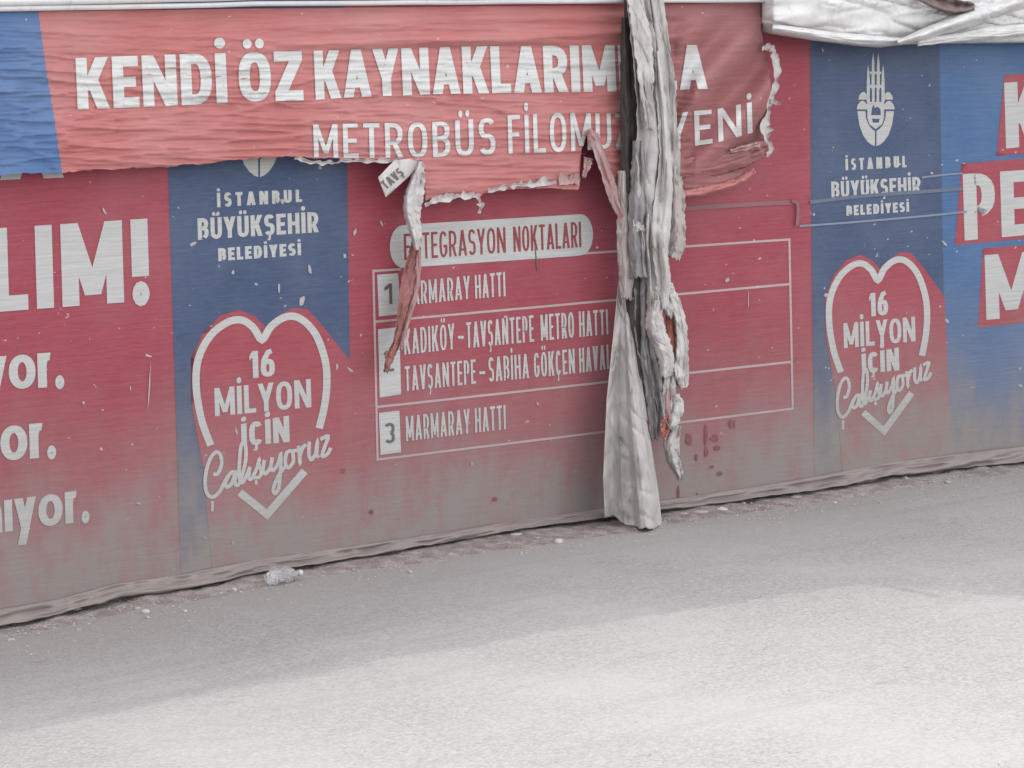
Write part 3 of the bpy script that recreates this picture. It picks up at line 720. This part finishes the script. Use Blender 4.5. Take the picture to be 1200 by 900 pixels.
letter([('KENDİ', 91, 267, T1, B1, 13.0, 12.0), ('ÖZ', 281, 356, T1, B1, 13.0, 12.0), ('KAYNAKLARIMIZLA', 370, 829, T1, B1, 10.6, 11.0)], 'upwhite', upb, .0044, 'upper line of bold white capitals', S_up, .075, 1.7, .045)
T2 = [(368, 146), (410, 145), (510, 143), (575, 138), (600, 135), (660, 132), (715, 133), (790, 133), (815, 130), (840, 128), (890, 118)]
B2 = [(368, 184), (410, 185), (510, 184.5), (575, 181), (600, 180), (660, 178), (715, 174), (790, 176), (815, 171), (840, 167), (870, 159), (890, 153)]
letter([('METROBÜS', 368, 581, T2, B2, 5.7, 5.2), ('FİLOMUZA', 596, 764, T2, B2, 4.9, 5.0), ('YENİ', 782, 882, T2, B2, 5.8, 5.2)], 'upwhite', upb, .0044, 'lower line of thinner white capitals', S_up, .17, 1.7, .03)

def cloth(name, path, parent, mat, depth, folds=2.0, amp=.02, bulge=.02, seed=0, thick=.003, fray=2.0, nt_=22, ns=14, label=None, jag=.012, twist=None):
    """hanging strip of cloth: path rows are (u, v, half width in px[, extra depth in m])"""
    p = np.array([list(q) + [0] * (4 - len(q)) for q in path], float)
    c = catmull(p, ns); n = len(c); t = np.linspace(-1, 1, nt_)
    s = np.arange(n) / ns
    S_, T_ = np.meshgrid(s, t, indexing='ij')
    d = np.gradient(c[:, :2], axis=0); d /= np.linalg.norm(d, axis=1)[:, None]; nrm = np.stack([d[:, 1], -d[:, 0]], 1)
    hw = np.maximum(c[:, 2], .4)[:, None] * (1 + .10 * vnoise(S_ * 3, T_ * 0 + 1, seed + 3))
    edge = fray * vnoise(S_ * 9, np.sign(T_), seed + 5) * (np.abs(T_) ** 4)
    U = c[:, 0][:, None] + nrm[:, 0][:, None] * (T_ * hw + edge); Vv = c[:, 1][:, None] + nrm[:, 1][:, None] * (T_ * hw + edge)
    endj = fray * 2.2 * vnoise(T_ * 6, T_ * 0, seed + 8)
    Vv = Vv + endj * np.clip(S_ - (s[-1] - .35), 0, 1) * 3
    ph = 1.6 * fbm(S_ * .8, S_ * 0, seed, 2)
    y = depth + .062 + c[:, 3][:, None] + bulge * np.cos(T_ * math.pi / 2) + jag * fbm(S_ * 1.3, T_ * 1.2, seed + 20, 3) * 1.3
    rr = random.Random(seed * 13 + 5); nk = max(2, int(round(folds * 1.15)) + 1)
    kn = [-1.0] + [-1 + 2 * (q_ + rr.uniform(-.42, .42)) / nk for q_ in range(1, nk)] + [1.0]
    sg = rr.choice([-1, 1])
    hs_ = [sg * (1 if q_ % 2 else -1) * rr.uniform(.4, 1.5) for q_ in range(nk + 1)]
    for a_ in range(n):
        ks = [k_ + (.50 * float(vnoise(s[a_] * .75, q_ * 1.7, seed + 11)) if 0 < q_ < nk else 0) for q_, k_ in enumerate(kn)]
        hh = [h_ * (.45 + 1.1 * (float(vnoise(s[a_] * 1.3, q_ * 2.3, seed + 12)) + .5)) for q_, h_ in enumerate(hs_)]
        y[a_] += amp * .9 * np.interp(t, np.sort(ks), hh)
    kk = s * .85 + seed * .37 + .5 * vnoise(s * 2, s * 0, seed)                                         # kinks across the strip
    y = y + (amp * .8 * (np.abs((kk % 1.0) - .5) * 2 - .5) * (.3 + 1.2 * (vnoise(np.floor(kk), kk * 0, seed) + .5)))[:, None] * (1 + .9 * T_ * rr.choice([-1, 1]))
    y = y + .007 * np.clip(ridge(S_ * 2.1 + T_ * 1.3, T_ * 1.1 - S_ * .6, seed + 61), 0, 1) ** 5 - .008 * np.clip(ridge(S_ * 1.4 - T_ * .9, T_ * 1.6 + S_ * .4, seed + 63), 0, 1) ** 6
    if twist is not None: y = y + twist * T_ * np.sin(S_ * 1.4)
    V = P(U.ravel(), Vv.ravel(), -y.ravel())
    return mk(name, V, grid_faces(n, nt_), mat, parent, thick=thick, label=label)

# torn pieces of the upper banner
cloth('torn_strip', [(493, 189, 3), (490, 208, 8), (485, 232, 11), (483, 250, 10), (487, 272, 7), (490, 292, 4)], upb, 'backing', .085, 1.4, .018, .03, 1, label='white twisted strip hanging off the torn edge')
cloth('torn_strip', [(488, 268, 2), (486, 290, 5), (483, 315, 9), (478, 345, 10), (472, 372, 7), (466, 398, 5), (457, 418, 5), (452, 436, 2.5)], upb, 'brownred', .050, 1.6, .014, .012, 4, label='brown red end of the hanging strip over the table')
cloth('torn_strip', [(491, 290, 2), (490, 315, 3), (487, 345, 2.5), (476, 385, 2), (470, 410, 1.5)], upb, 'pink', .082, 1, .008, .008, 6)
flap = [(443, 208), (462, 188), (480, 186), (494, 191), (478, 208), (452, 231)]
G = Geo(); Vp, Fp = fill([flap], 4)
sf = lambda u, v, off=0: P(u, v, -(.162 + .035 * np.clip((490 - u) / 45, 0, 1) + .006 * np.sin((u + v) / 7) + off))
G.add(sf(Vp[:, 0], Vp[:, 1]), Fp); fo = mk('torn_flap', G.V, G.F, 'backing', upb, thick=.002, label='white flap folded over below the torn edge')
G = Geo()
def rot_surf(u, v, off):
    # word runs up to the right along the flap
    a = math.radians(-40); x = u - 0; y = v - 0
    return sf(450 + x * math.cos(a) - y * math.sin(a), 222 + x * math.sin(a) + y * math.cos(a), off)
text(G, 'TAVŞ', 2, 30, [(0, -9), (30, -9)], [(0, 2), (30, 2)], 2.2, 1.9, rot_surf, .004, .14, 3)
mk('lettering', G.V, G.F, 'dark', fo)
def film(name, pts, depth, mat, seed, label=None):
    """thin ragged curl of torn film: one edge straight on the tear, the other jagged"""
    c = catmull(np.array(pts, float), 14); n = len(c); S1 = np.arange(n)
    d = np.gradient(c[:, :2], axis=0); d /= np.linalg.norm(d, axis=1)[:, None]; nrm = np.stack([d[:, 1], -d[:, 0]], 1)
    jag_ = np.clip(.75 + 1.1 * vnoise(S1 / 2.3, S1 * 0, seed) + 1.3 * vnoise(S1 / 7.0, S1 * 0, seed + 1), .12, 2.0)
    jag2 = np.clip(.6 + 1.2 * vnoise(S1 / 4.1, S1 * 0, seed + 2), .1, 1.6)
    V = []
    for t_ in np.linspace(-1, 1, 7):
        w_ = c[:, 2] * (jag_ if t_ > 0 else jag2) * t_
        q = c[:, :2] + nrm * w_[:, None]
        yy = depth + .062 + .012 * abs(t_) ** 2 + .007 * vnoise(S1 / 3.0, S1 * 0 + t_ * 1.5, seed + 4)
        V.append(P(q[:, 0], q[:, 1], -yy))
    V = np.array(V).transpose(1, 0, 2).reshape(-1, 3)
    return mk(name, V, grid_faces(n, 7), mat, upb, thick=.0012, label=label, smooth=False)
for k, (pts) in enumerate((
        [(498, 241, 3), (515, 234, 4.5), (535, 231, 6), (556, 226, 6)],
        [(556, 229, 7), (563, 238, 5), (561, 250, 2)],
        [(572, 224, 5), (595, 218, 5), (612, 217, 4)],
        [(608, 216, 3.5), (630, 215, 5.5), (652, 213, 5)],
        [(398, 188, 2), (425, 189, 3), (452, 189, 3), (470, 187, 2)],
        [(345, 186, 2), (362, 189, 3), (385, 191, 3), (399, 190, 1.5)])):
    film('torn_fringe', pts, .105, 'backing', 10 + k)
film('torn_fringe', [(655, 214, 6), (668, 212, 9), (679, 214, 7)], .10, 'pink', 23)
cloth('torn_strip', [(689, 152, 5), (697, 165, 6), (707, 192, 6), (717, 222, 7), (728, 250, 6), (740, 272, 5)], upb, 'pink', .13, 1.5, .012, .02, 31, label='pinkish torn strip running down into the rags')
cloth('torn_strip', [(690, 185, 5), (688, 195, 4), (684, 207, 1.5)], upb, 'pink', .10, 1.2, .012, .01, 33)
film('torn_fringe', [(893, 57, 3), (904, 57, 4), (909, 70, 5), (910, 92, 4), (905, 112, 4)], .075, 'backing', 41, 'white hooked backing along the upper right torn end')
film('torn_fringe', [(903, 108, 4), (900, 132, 4.5), (896, 152, 7), (901, 166, 5), (900, 184, 2)], .11, 'backing', 43, 'white curled backing along the lower right torn end')
film('torn_fringe', [(898, 118, 3), (907, 120, 4), (915, 122, 1)], .105, 'backing', 45)
cloth('torn_strip', [(796, 228, 4), (820, 225, 5), (845, 219, 5), (868, 211, 4.5), (884, 199, 3)], upb, 'salmon', .135, 1.2, .012, .012, 47, label='bright salmon folded edge under the right end')
cloth('torn_strip', [(792, 198, 12), (830, 194, 13), (862, 186, 13), (886, 177, 11), (899, 171, 6)], upb, 'maroon', .125, 2.4, .012, .012, 49, fray=3)
cloth('torn_strip', [(856, 178, 2), (872, 174, 3), (890, 170, 3)], upb, 'pink', .160, 2.0, .012, .01, 52)

# ================================================================== POST, RAGS, DRAPED TARP
pb = P(744, 604, -.18)
post = thing('wooden_post', 'wooden post coloured dark for the shaded gap, standing in front of the banners behind the pale rags', 'post', (float(pb[0]), -.18, float(ground_z(pb[0]))))  # its dark colour paints in the shadowy gap left of the rags
pz = [float(ground_z(pb[0])) + .0, .5, 1.2, 1.9, 2.3, 4.15]
px0 = P(741, 120, -.18)[0]
V, Fc = tube([(pb[0] + (px0 - pb[0]) * min(1, z / 2.1), -.18, z) for z in pz], [.036] * 6, 12)
mk('pole', V, Fc, 'post', post)
cloth('gap_shade_strip', [(733, 20, 4), (734, 60, 7), (736, 120, 9), (737, 180, 9), (739, 225, 6)], post, 'post', .15, 1.4, .008, .015, 60, label='dark strip standing in for the shade beside the post')  # added dark strip, paints the shade between banner and rags

rb = P(765, 560, -.22)
rag = thing('rag_bundle', 'bundle of frayed whitish grey rags hanging down the middle from the top rail', 'rags', (float(rb[0]), -.2, float(rb[2])))
R_ = [
 ('rag', [(746, -12, 13), (753, 40, 14), (758, 90, 14), (763, 140, 16), (764, 190, 18), (763, 240, 15), (766, 290, 11)], .185, 2.4, .024, .035, None),
 ('ragwhite', [(742, -12, 8), (750, 30, 10), (756, 75, 10), (758, 112, 7), (762, 150, 4)], .235, 1.3, .014, .02, None),
 ('rag', [(767, -12, 8), (774, 40, 9), (780, 90, 10), (783, 140, 10), (786, 190, 11), (785, 225, 8)], .17, 2.0, .022, .03, None),
 ('ragwhite', [(770, 60, 2), (774, 110, 5), (778, 160, 6), (780, 200, 8), (776, 250, 11), (774, 295, 9), (778, 335, 8), (777, 362, 5)], .215, 1.8, .022, .025, None),
 ('ragbeige', [(789, 195, 8), (791, 230, 11), (792, 260, 11), (792, 285, 11), (788, 303, 7)], .16, 2.4, .012, .03, 'greyish beige fringed piece at the right of the rags'),
 ('raggrey', [(750, 165, 8), (749, 210, 10), (748, 250, 12), (750, 290, 13), (752, 325, 12)], .175, 2.2, .018, .03, 'grey lavender cloth in the middle of the rags'),
 ('ragbeige', [(733, 200, 9), (734, 240, 10), (736, 280, 13), (737, 320, 12), (735, 350, 8)], .13, 1.6, .012, .02, 'beige backing cloth at the left of the rags'),
 ('ragwhite', [(742, 266, 9), (750, 266, 5), (756, 270, 2)], .205, 1, .008, .02, None),
 ('rag', [(762, 250, 5), (762, 285, 7), (766, 320, 9), (766, 350, 8), (763, 385, 5)], .195, 2.6, .022, .03, None),
 ('rag', [(748, 330, 8), (752, 365, 10), (757, 410, 11), (762, 450, 10), (765, 480, 7)], .105, 1.6, .014, .02, None),
 ('rag', [(770, 335, 6), (779, 345, 9), (783, 358, 7), (786, 372, 4)], .200, 1.4, .014, .02, None),
 ('raggrey', [(757, 318, 10), (754, 350, 11), (757, 400, 11), (763, 440, 9), (767, 480, 8), (768, 515, 5)], .13, 1.8, .016, .02, None),
 ('ragwhite', [(770, 352, 5), (767, 372, 10), (769, 388, 11), (776, 404, 10), (781, 424, 9), (779, 442, 6)], .215, 1.3, .012, .055, 'knotted pale lump in the lower rags'),
 ('raggrey', [(763, 395, 6), (770, 425, 9), (775, 450, 10), (777, 480, 7)], .165, 2.4, .020, .02, None),
 ('ragwhite', [(784, 332, 3), (790, 352, 6), (797, 380, 7), (799, 410, 7.5), (798, 435, 9), (801, 455, 5)], .190, 1.4, .014, .025, 'white looped strip at the right of the rags'),
 ('orange', [(786, 352, 3), (786, 375, 6), (787, 400, 6), (791, 430, 4)], .160, 1.2, .008, .015, 'orange red strip inside the rags'),
 ('rag', [(786, 440, 8), (784, 465, 8), (783, 485, 7), (788, 502, 4)], .175, 2.2, .020, .02, None),
 ('ragwhite', [(792, 462, 4), (794, 476, 7), (790, 492, 6), (786, 503, 3)], .200, 1.2, .012, .02, None),
 ('orange', [(781, 488, 4), (780, 502, 5), (777, 512, 3)], .185, 1.2, .008, .01, None),
 ('rag', [(793, 498, 5), (787, 518, 9), (789, 538, 8), (795, 553, 5), (797, 561, 3)], .165, 1.4, .016, .03, 'lowest pale scrap of the rags, hanging just above the hem'),
 ('pink', [(783, 455, 3), (782, 475, 3), (786, 495, 3)], .200, 1, .01, .01, None),
]
for k, (mt, path, dep, fo_, am, bu_, lb) in enumerate(R_):
    cloth('rag_strip', path, rag, mt, dep, fo_, am, bu_, 70 + 3 * k, thick=.004, fray=2.4, label=lb, jag=.007, nt_=30)

# grey tarp drape, a half cone that reaches the ground
cb = P(742, 612, -.25)
LE = [(310, 727), (330, 725), (400, 718), (470, 711), (560, 707), (607, 709)]
RE = [(310, 731), (330, 735), (400, 746), (500, 760), (580, 772), (617, 776)]
n, m = 150, 60; V = []
for i in range(n):
    s = i / (n - 1)
    for j in range(m):
        t = j / (m - 1)
        v = 310 + s * (604 + 15 * min(1, t * 1.7) + 9 * float(vnoise(t * 6, 0, 97)) + 4 * float(vnoise(t * 19, 0, 98)) - 310)
        ul, ur = lin(v, LE), lin(v, RE); u_ = ul + (ur - ul) * t
        w = (ur - ul) / 240.0
        prof_ = float(np.interp(t, [0, .12, .34, .52, .62, .72, .86, 1], [.25, .12, .06, .42, .92, 1.0, .80, .30]))
        y = .105 + .09 * s + w * (.80 * prof_) + .004 * math.sin(s * 23 + t * 3) + .014 * float(fbm(s * 7, t * 3, 91, 3)) + .012 * math.sin(t * 9) * s
        y = y - .022 * s * max(0.0, float(ridge(s * 3.2 + t * .9, t * 1.5 - s * 1.2, 131))) ** 6 - .014 * max(0.0, float(ridge(s * 13 - t * 1.4, t * 1.6, 133))) ** 7 + .012 * float(fbm(s * 16, t * 5, 135, 3)) * s + .03 * w * (abs(((s * 6.3 + t * .9) % 1) - .5) * 2 - .5) + .02 * float(vnoise(s * 11 + t * 3, t * 2.2, 95)) * (.4 + s) - .04 * math.exp(-((s - .82) / .035) ** 2) * math.exp(-((t - .62) / .16) ** 2)
        V.append((u_, v, y))
V = np.array(V); Vw = P(V[:, 0], V[:, 1], -V[:, 2])
gz = road_z(Vw[:, 0], Vw[:, 1]) + .004
Vw[:, 2] = np.maximum(Vw[:, 2], gz)
cone = mk('draped_tarp', Vw, grid_faces(n, m), 'cone', thick=.003)
tag(cone, 'dusty grey tarp hanging as a tall narrow cone down to the road', 'tarpaulin')

# ================================================================== WHITE TARPAULIN over the top right
tb = P(1040, 55, -.12)
tarp = thing('tarpaulin', 'crumpled white tarpaulin folded over the top of the hoarding at the right', 'tarpaulin', (float(tb[0]), -.1, float(tb[2])))
TB = [(893, 37), (905, 40), (925, 43), (950, 47), (975, 50), (1000, 53.5), (1030, 55.5), (1060, 52), (1100, 51), (1200, 50), (1500, 47), (1900, 43)]
us = np.concatenate([np.arange(893, 1300, 2.0), np.arange(1300, 1900, 12.0)]); nv = 60; V = np.zeros((len(us), nv, 3))
for i, u_ in enumerate(us):
    b = float(lin(u_, TB)); s = np.linspace(0, 1, nv)
    vv = b + (-40 - b) * np.clip(s / .8, 0, 1)
    sm = np.minimum(1, s / .12)
    y = .11 + .10 * np.sqrt(sm) + .05 * np.sin(s * 3) + .060 * fbm(u_ / 110 + vv / 70, vv / 24 - u_ / 150, 61, 2)
    g_ = vv + .16 * u_ + 5 * vnoise(u_ / 70, vv / 30, 60)      # long folds sweeping down to the right
    y = y + .026 * (1 - np.abs(2 * vnoise(u_ / 130, g_ / 11, 66)) * 2) - .030 * np.clip(ridge(u_ / 150, (vv - .22 * u_) / 13, 69), 0, 1) ** 6 - .016 * np.clip(ridge(u_ / 60, g_ / 6.5, 72), 0, 1) ** 5
    y = y * min(1, .45 + (u_ - 893) / 25)
    pt = P(np.full(nv, u_), vv, -y)
    over = np.clip((s - .8) / .2, 0, 1)
    pt[:, 1] += over * (.30 + y); pt[:, 2] += .04 * np.sin(over * math.pi) - .22 * np.clip(over - .6, 0, 1)
    V[i] = pt
mk('tarp_sheet', V.reshape(-1, 3), grid_faces(len(us), nv), 'tarp', tarp, thick=.004)
cloth('rolled_fold', [(1052, 50, 3), (1075, 43, 6), (1105, 32, 8), (1135, 22, 10), (1158, 15, 10.5)], tarp, 'tarp', .245, .8, .012, .085, 101, fray=1.0, label='diagonal rolled fold of the tarpaulin')
cloth('rolled_fold', [(1150, 17, 7), (1175, 9, 8), (1210, -2, 9), (1260, -12, 9)], tarp, 'tarp', .22, .8, .012, .06, 104, fray=1.0)
cloth('loose_fold', [(1075, 50, 4), (1120, 44, 5), (1165, 37, 6), (1215, 34, 6), (1280, 32, 5)], tarp, 'tarp', .215, 1.2, .012, .04, 107, fray=1.0)
cloth('loose_fold', [(905, 33, 4), (935, 37, 5), (975, 43, 6), (1020, 47, 6), (1055, 48, 3)], tarp, 'tarp', .215, 1.2, .012, .035, 110, fray=1.0)
cloth('brown_patch', [(1075, -6, 6), (1100, 3, 8), (1122, 8, 9), (1142, 8, 4)], tarp, 'tarpbrown', .255, 2, .02, .02, 113, fray=2.5, label='brown dirty patch where the tarpaulin is torn')

# ================================================================== STRAPS across the right half
def strap(name, pts, w, label, depth=.045, mat='strap'):
    p = catmull(np.array(pts, float), 12)
    V = []; Q = strip2d([tuple(q) for q in p], w, w)
    G = Geo()
    for q in Q:
        q = np.array(q); G.add(P(q[:, 0], q[:, 1], -(d_low(q[:, 0], q[:, 1]) + depth)), [(0, 1, 2, 3)])
    o = mk(name, G.V, G.F, mat, None, smooth=False, thick=.0015)
    tag(o, label, 'strap'); return o
strap('plastic_strap', [(795, 245.5), (830, 242.5), (870, 240), (905, 238), (930, 237)], 5.2, 'broad greyish strap on the red field, running from the rags to a bent end', .005)
strap('plastic_strap', [(928, 235), (934.5, 239), (935, 250), (934, 264)], 3.2, 'short strap end bent straight down just left of the right dark blue panel', .016)
strap('plastic_strap', [(949, 237), (990, 232), (1040, 227.5), (1090, 224), (1128, 221)], 4.2, 'greyish strap crossing the right dark blue panel between wording lines', .005, 'strapblue')
strap('plastic_strap', [(937, 265), (985, 261.5), (1040, 257), (1090, 252.5), (1133, 248)], 2.3, 'thin pale strap crossing below the wording on the right dark blue panel', .005, 'straplight')
strap('plastic_strap', [(1080, 208), (1105, 205), (1128, 203)], 2.0, 'short thin strap between the wording and the red caption box', .005, 'straplight')

# ================================================================== LITTER AND STONES
def stone_mesh(seed, a, b, c, sub_=2):
    bm = bmesh.new(); bmesh.ops.create_icosphere(bm, subdivisions=sub_, radius=1)
    for v in bm.verts:
        q = 1 + .55 * float(fbm(v.co.x * 1.1 + seed * 3.1, v.co.y * 1.1 + v.co.z * 1.7, seed, 3))
        v.co = Vector((v.co.x * a * q, v.co.y * b * q, max(v.co.z, -.55) * c * q))
    V = [tuple(v.co) for v in bm.verts]; Fc = [[v.index for v in f.verts] for f in bm.faces]; bm.free(); return V, Fc
def on_ground(u, v):
    r_ = ray(u, v); t = -CAM[2] / r_[2]; g = CAM + r_ * t
    for _ in range(6):
        t = (float(road_z(g[0], g[1])) - CAM[2]) / r_[2]; g = CAM + r_ * t
    return g
def stone(name, u, v, size, mat, label, cat, group=None, seed=0, flat=.6):
    g = on_ground(u, v); V, Fc = stone_mesh(seed, size, size * random.uniform(.6, .95), size * flat)
    o = mk(name, np.array(V), Fc, mat, None, smooth=(seed % 3 == 0)); o.location = (g[0], g[1], g[2] + size * flat * .35); o.rotation_euler = (0, 0, random.uniform(0, 6.28))
    return tag(o, label, cat, group)
stone('stone', 91, 719, .030, 'stonepale', 'pale round stone under the hem at the far left', 'stone', seed=1)
stone('stone', 604, 630, .055, 'stonepale', 'pale flat slab of rubble left of the grey tarp cone', 'stone', seed=2, flat=.28)
stone('stone', 655, 636, .026, 'stonepale', 'small white stone on the dirt just left of the grey tarp cone', 'stone', seed=3)
stone('stone', 801, 605, .038, 'stonepale', 'pale flat stone just right of the grey tarp cone', 'stone', seed=4, flat=.35)
stone('stone', 845, 600, .036, 'stonepale', 'pale stone in the dirt below the dark red paint spots', 'stone', seed=5, flat=.5)
stone('stone', 870, 593, .030, 'stone', 'grey stone tucked under the hem right of the paint spots', 'stone', seed=6)
stone('stone', 930, 585, .045, 'stone', 'flat grey stone below the right end of the table', 'stone', seed=7, flat=.4)
stone('stone', 1060, 563, .032, 'stonepale', 'pale stone below the right heart badge', 'stone', seed=8)
stone('stone', 820, 603, .050, 'stone', 'broad brownish lump of dirt between two pale stones', 'stone', seed=9, flat=.35)
rs = random.Random(21)
for k in range(46):
    u = rs.uniform(-40, 1240); v = float(gap(u)) + rs.choice([rs.uniform(5, 16), rs.uniform(6, 30)])
    if 700 < u < 785 and v < 626: continue
    stone('pebble', u, v, rs.uniform(.008, .021), 'stone' if rs.random() < .7 else 'stonepale', 'small dusty pebble lying in the dirt along the foot of the hoarding', 'pebble', 'pebbles along the foot of the hoarding', 30 + k, rs.uniform(.4, .7))
G = Geo(); rs = random.Random(99)
for k in range(2600):
    x = rs.uniform(-6, 10); y = -abs(rs.gauss(.12, .32)) - .02 if rs.random() < .8 else -rs.uniform(.3, 6)
    s = rs.uniform(.002, .007); z = float(ground_z(x)) + .004 + .012 * max(0, 1 - abs(y) / .4)
    a = rs.uniform(0, 6.28); c, sn = math.cos(a) * s, math.sin(a) * s
    G.add([(x + c, y + sn, z - .003), (x - sn, y + c, z - .003), (x - c, y - sn, z - .003), (x + sn, y - c, z - .003), (x + rs.uniform(-s, s) * .4, y, z + s * .8)], [(0, 1, 4), (1, 2, 4), (2, 3, 4), (3, 0, 4)])
mk('gravel', G.V, G.F, 'stone', None, smooth=False, kind='stuff')

# crumpled clear bottle
g = on_ground(331, 683)
bt = thing('plastic_bottle', 'crumpled clear plastic bottle lying against the foot of the banner', 'bottle', (float(g[0]), float(g[1]), float(g[2])))
n, m = 34, 20; V = []
L_ = .19
for i in range(n):
    s = i / (n - 1)
    r_ = .036 * (1 if s < .72 else max(.32, 1 - (s - .72) * 3.2)) * (1 - .7 * max(0, .04 - s) / .04)
    for j in range(m):
        a = 2 * math.pi * j / m
        q = 1 + 1.0 * float(fbm(s * 5, a * 1.3 if a < math.pi else (2 * math.pi - a) * 1.3, 121, 3)) + .05 * math.sin(s * 60)
        V.append(g + np.array([(s - .5) * L_, math.cos(a) * r_ * q * 1.05, .034 + math.sin(a) * r_ * q * .85]))
Fc = [(i * m + k, i * m + (k + 1) % m, (i + 1) * m + (k + 1) % m, (i + 1) * m + k) for i in range(n - 1) for k in range(m)] + [tuple(range(m)), tuple((n - 1) * m + k for k in range(m))[::-1]]
mk('bottle_body', V, Fc, 'plastic', bt, smooth=False)
V, Fc = tube([g + np.array([L_ / 2 - .002, 0, .034]), g + np.array([L_ / 2 + .018, 0, .034])], .014, 12); mk('bottle_cap', V, Fc, 'rail', bt)

# dry twig by the hem
p = [on_ground(a, b) + np.array([0, 0, .012]) for a, b in ((112, 712), (128, 706), (140, 704), (150, 708), (165, 711))]
V, Fc = tube(catmull(np.array(p), 4), .006, 6); tw = mk('twig', V, Fc, 'twig'); tag(tw, 'thin bent dry twig poking out from under the left part of the hem', 'twig')
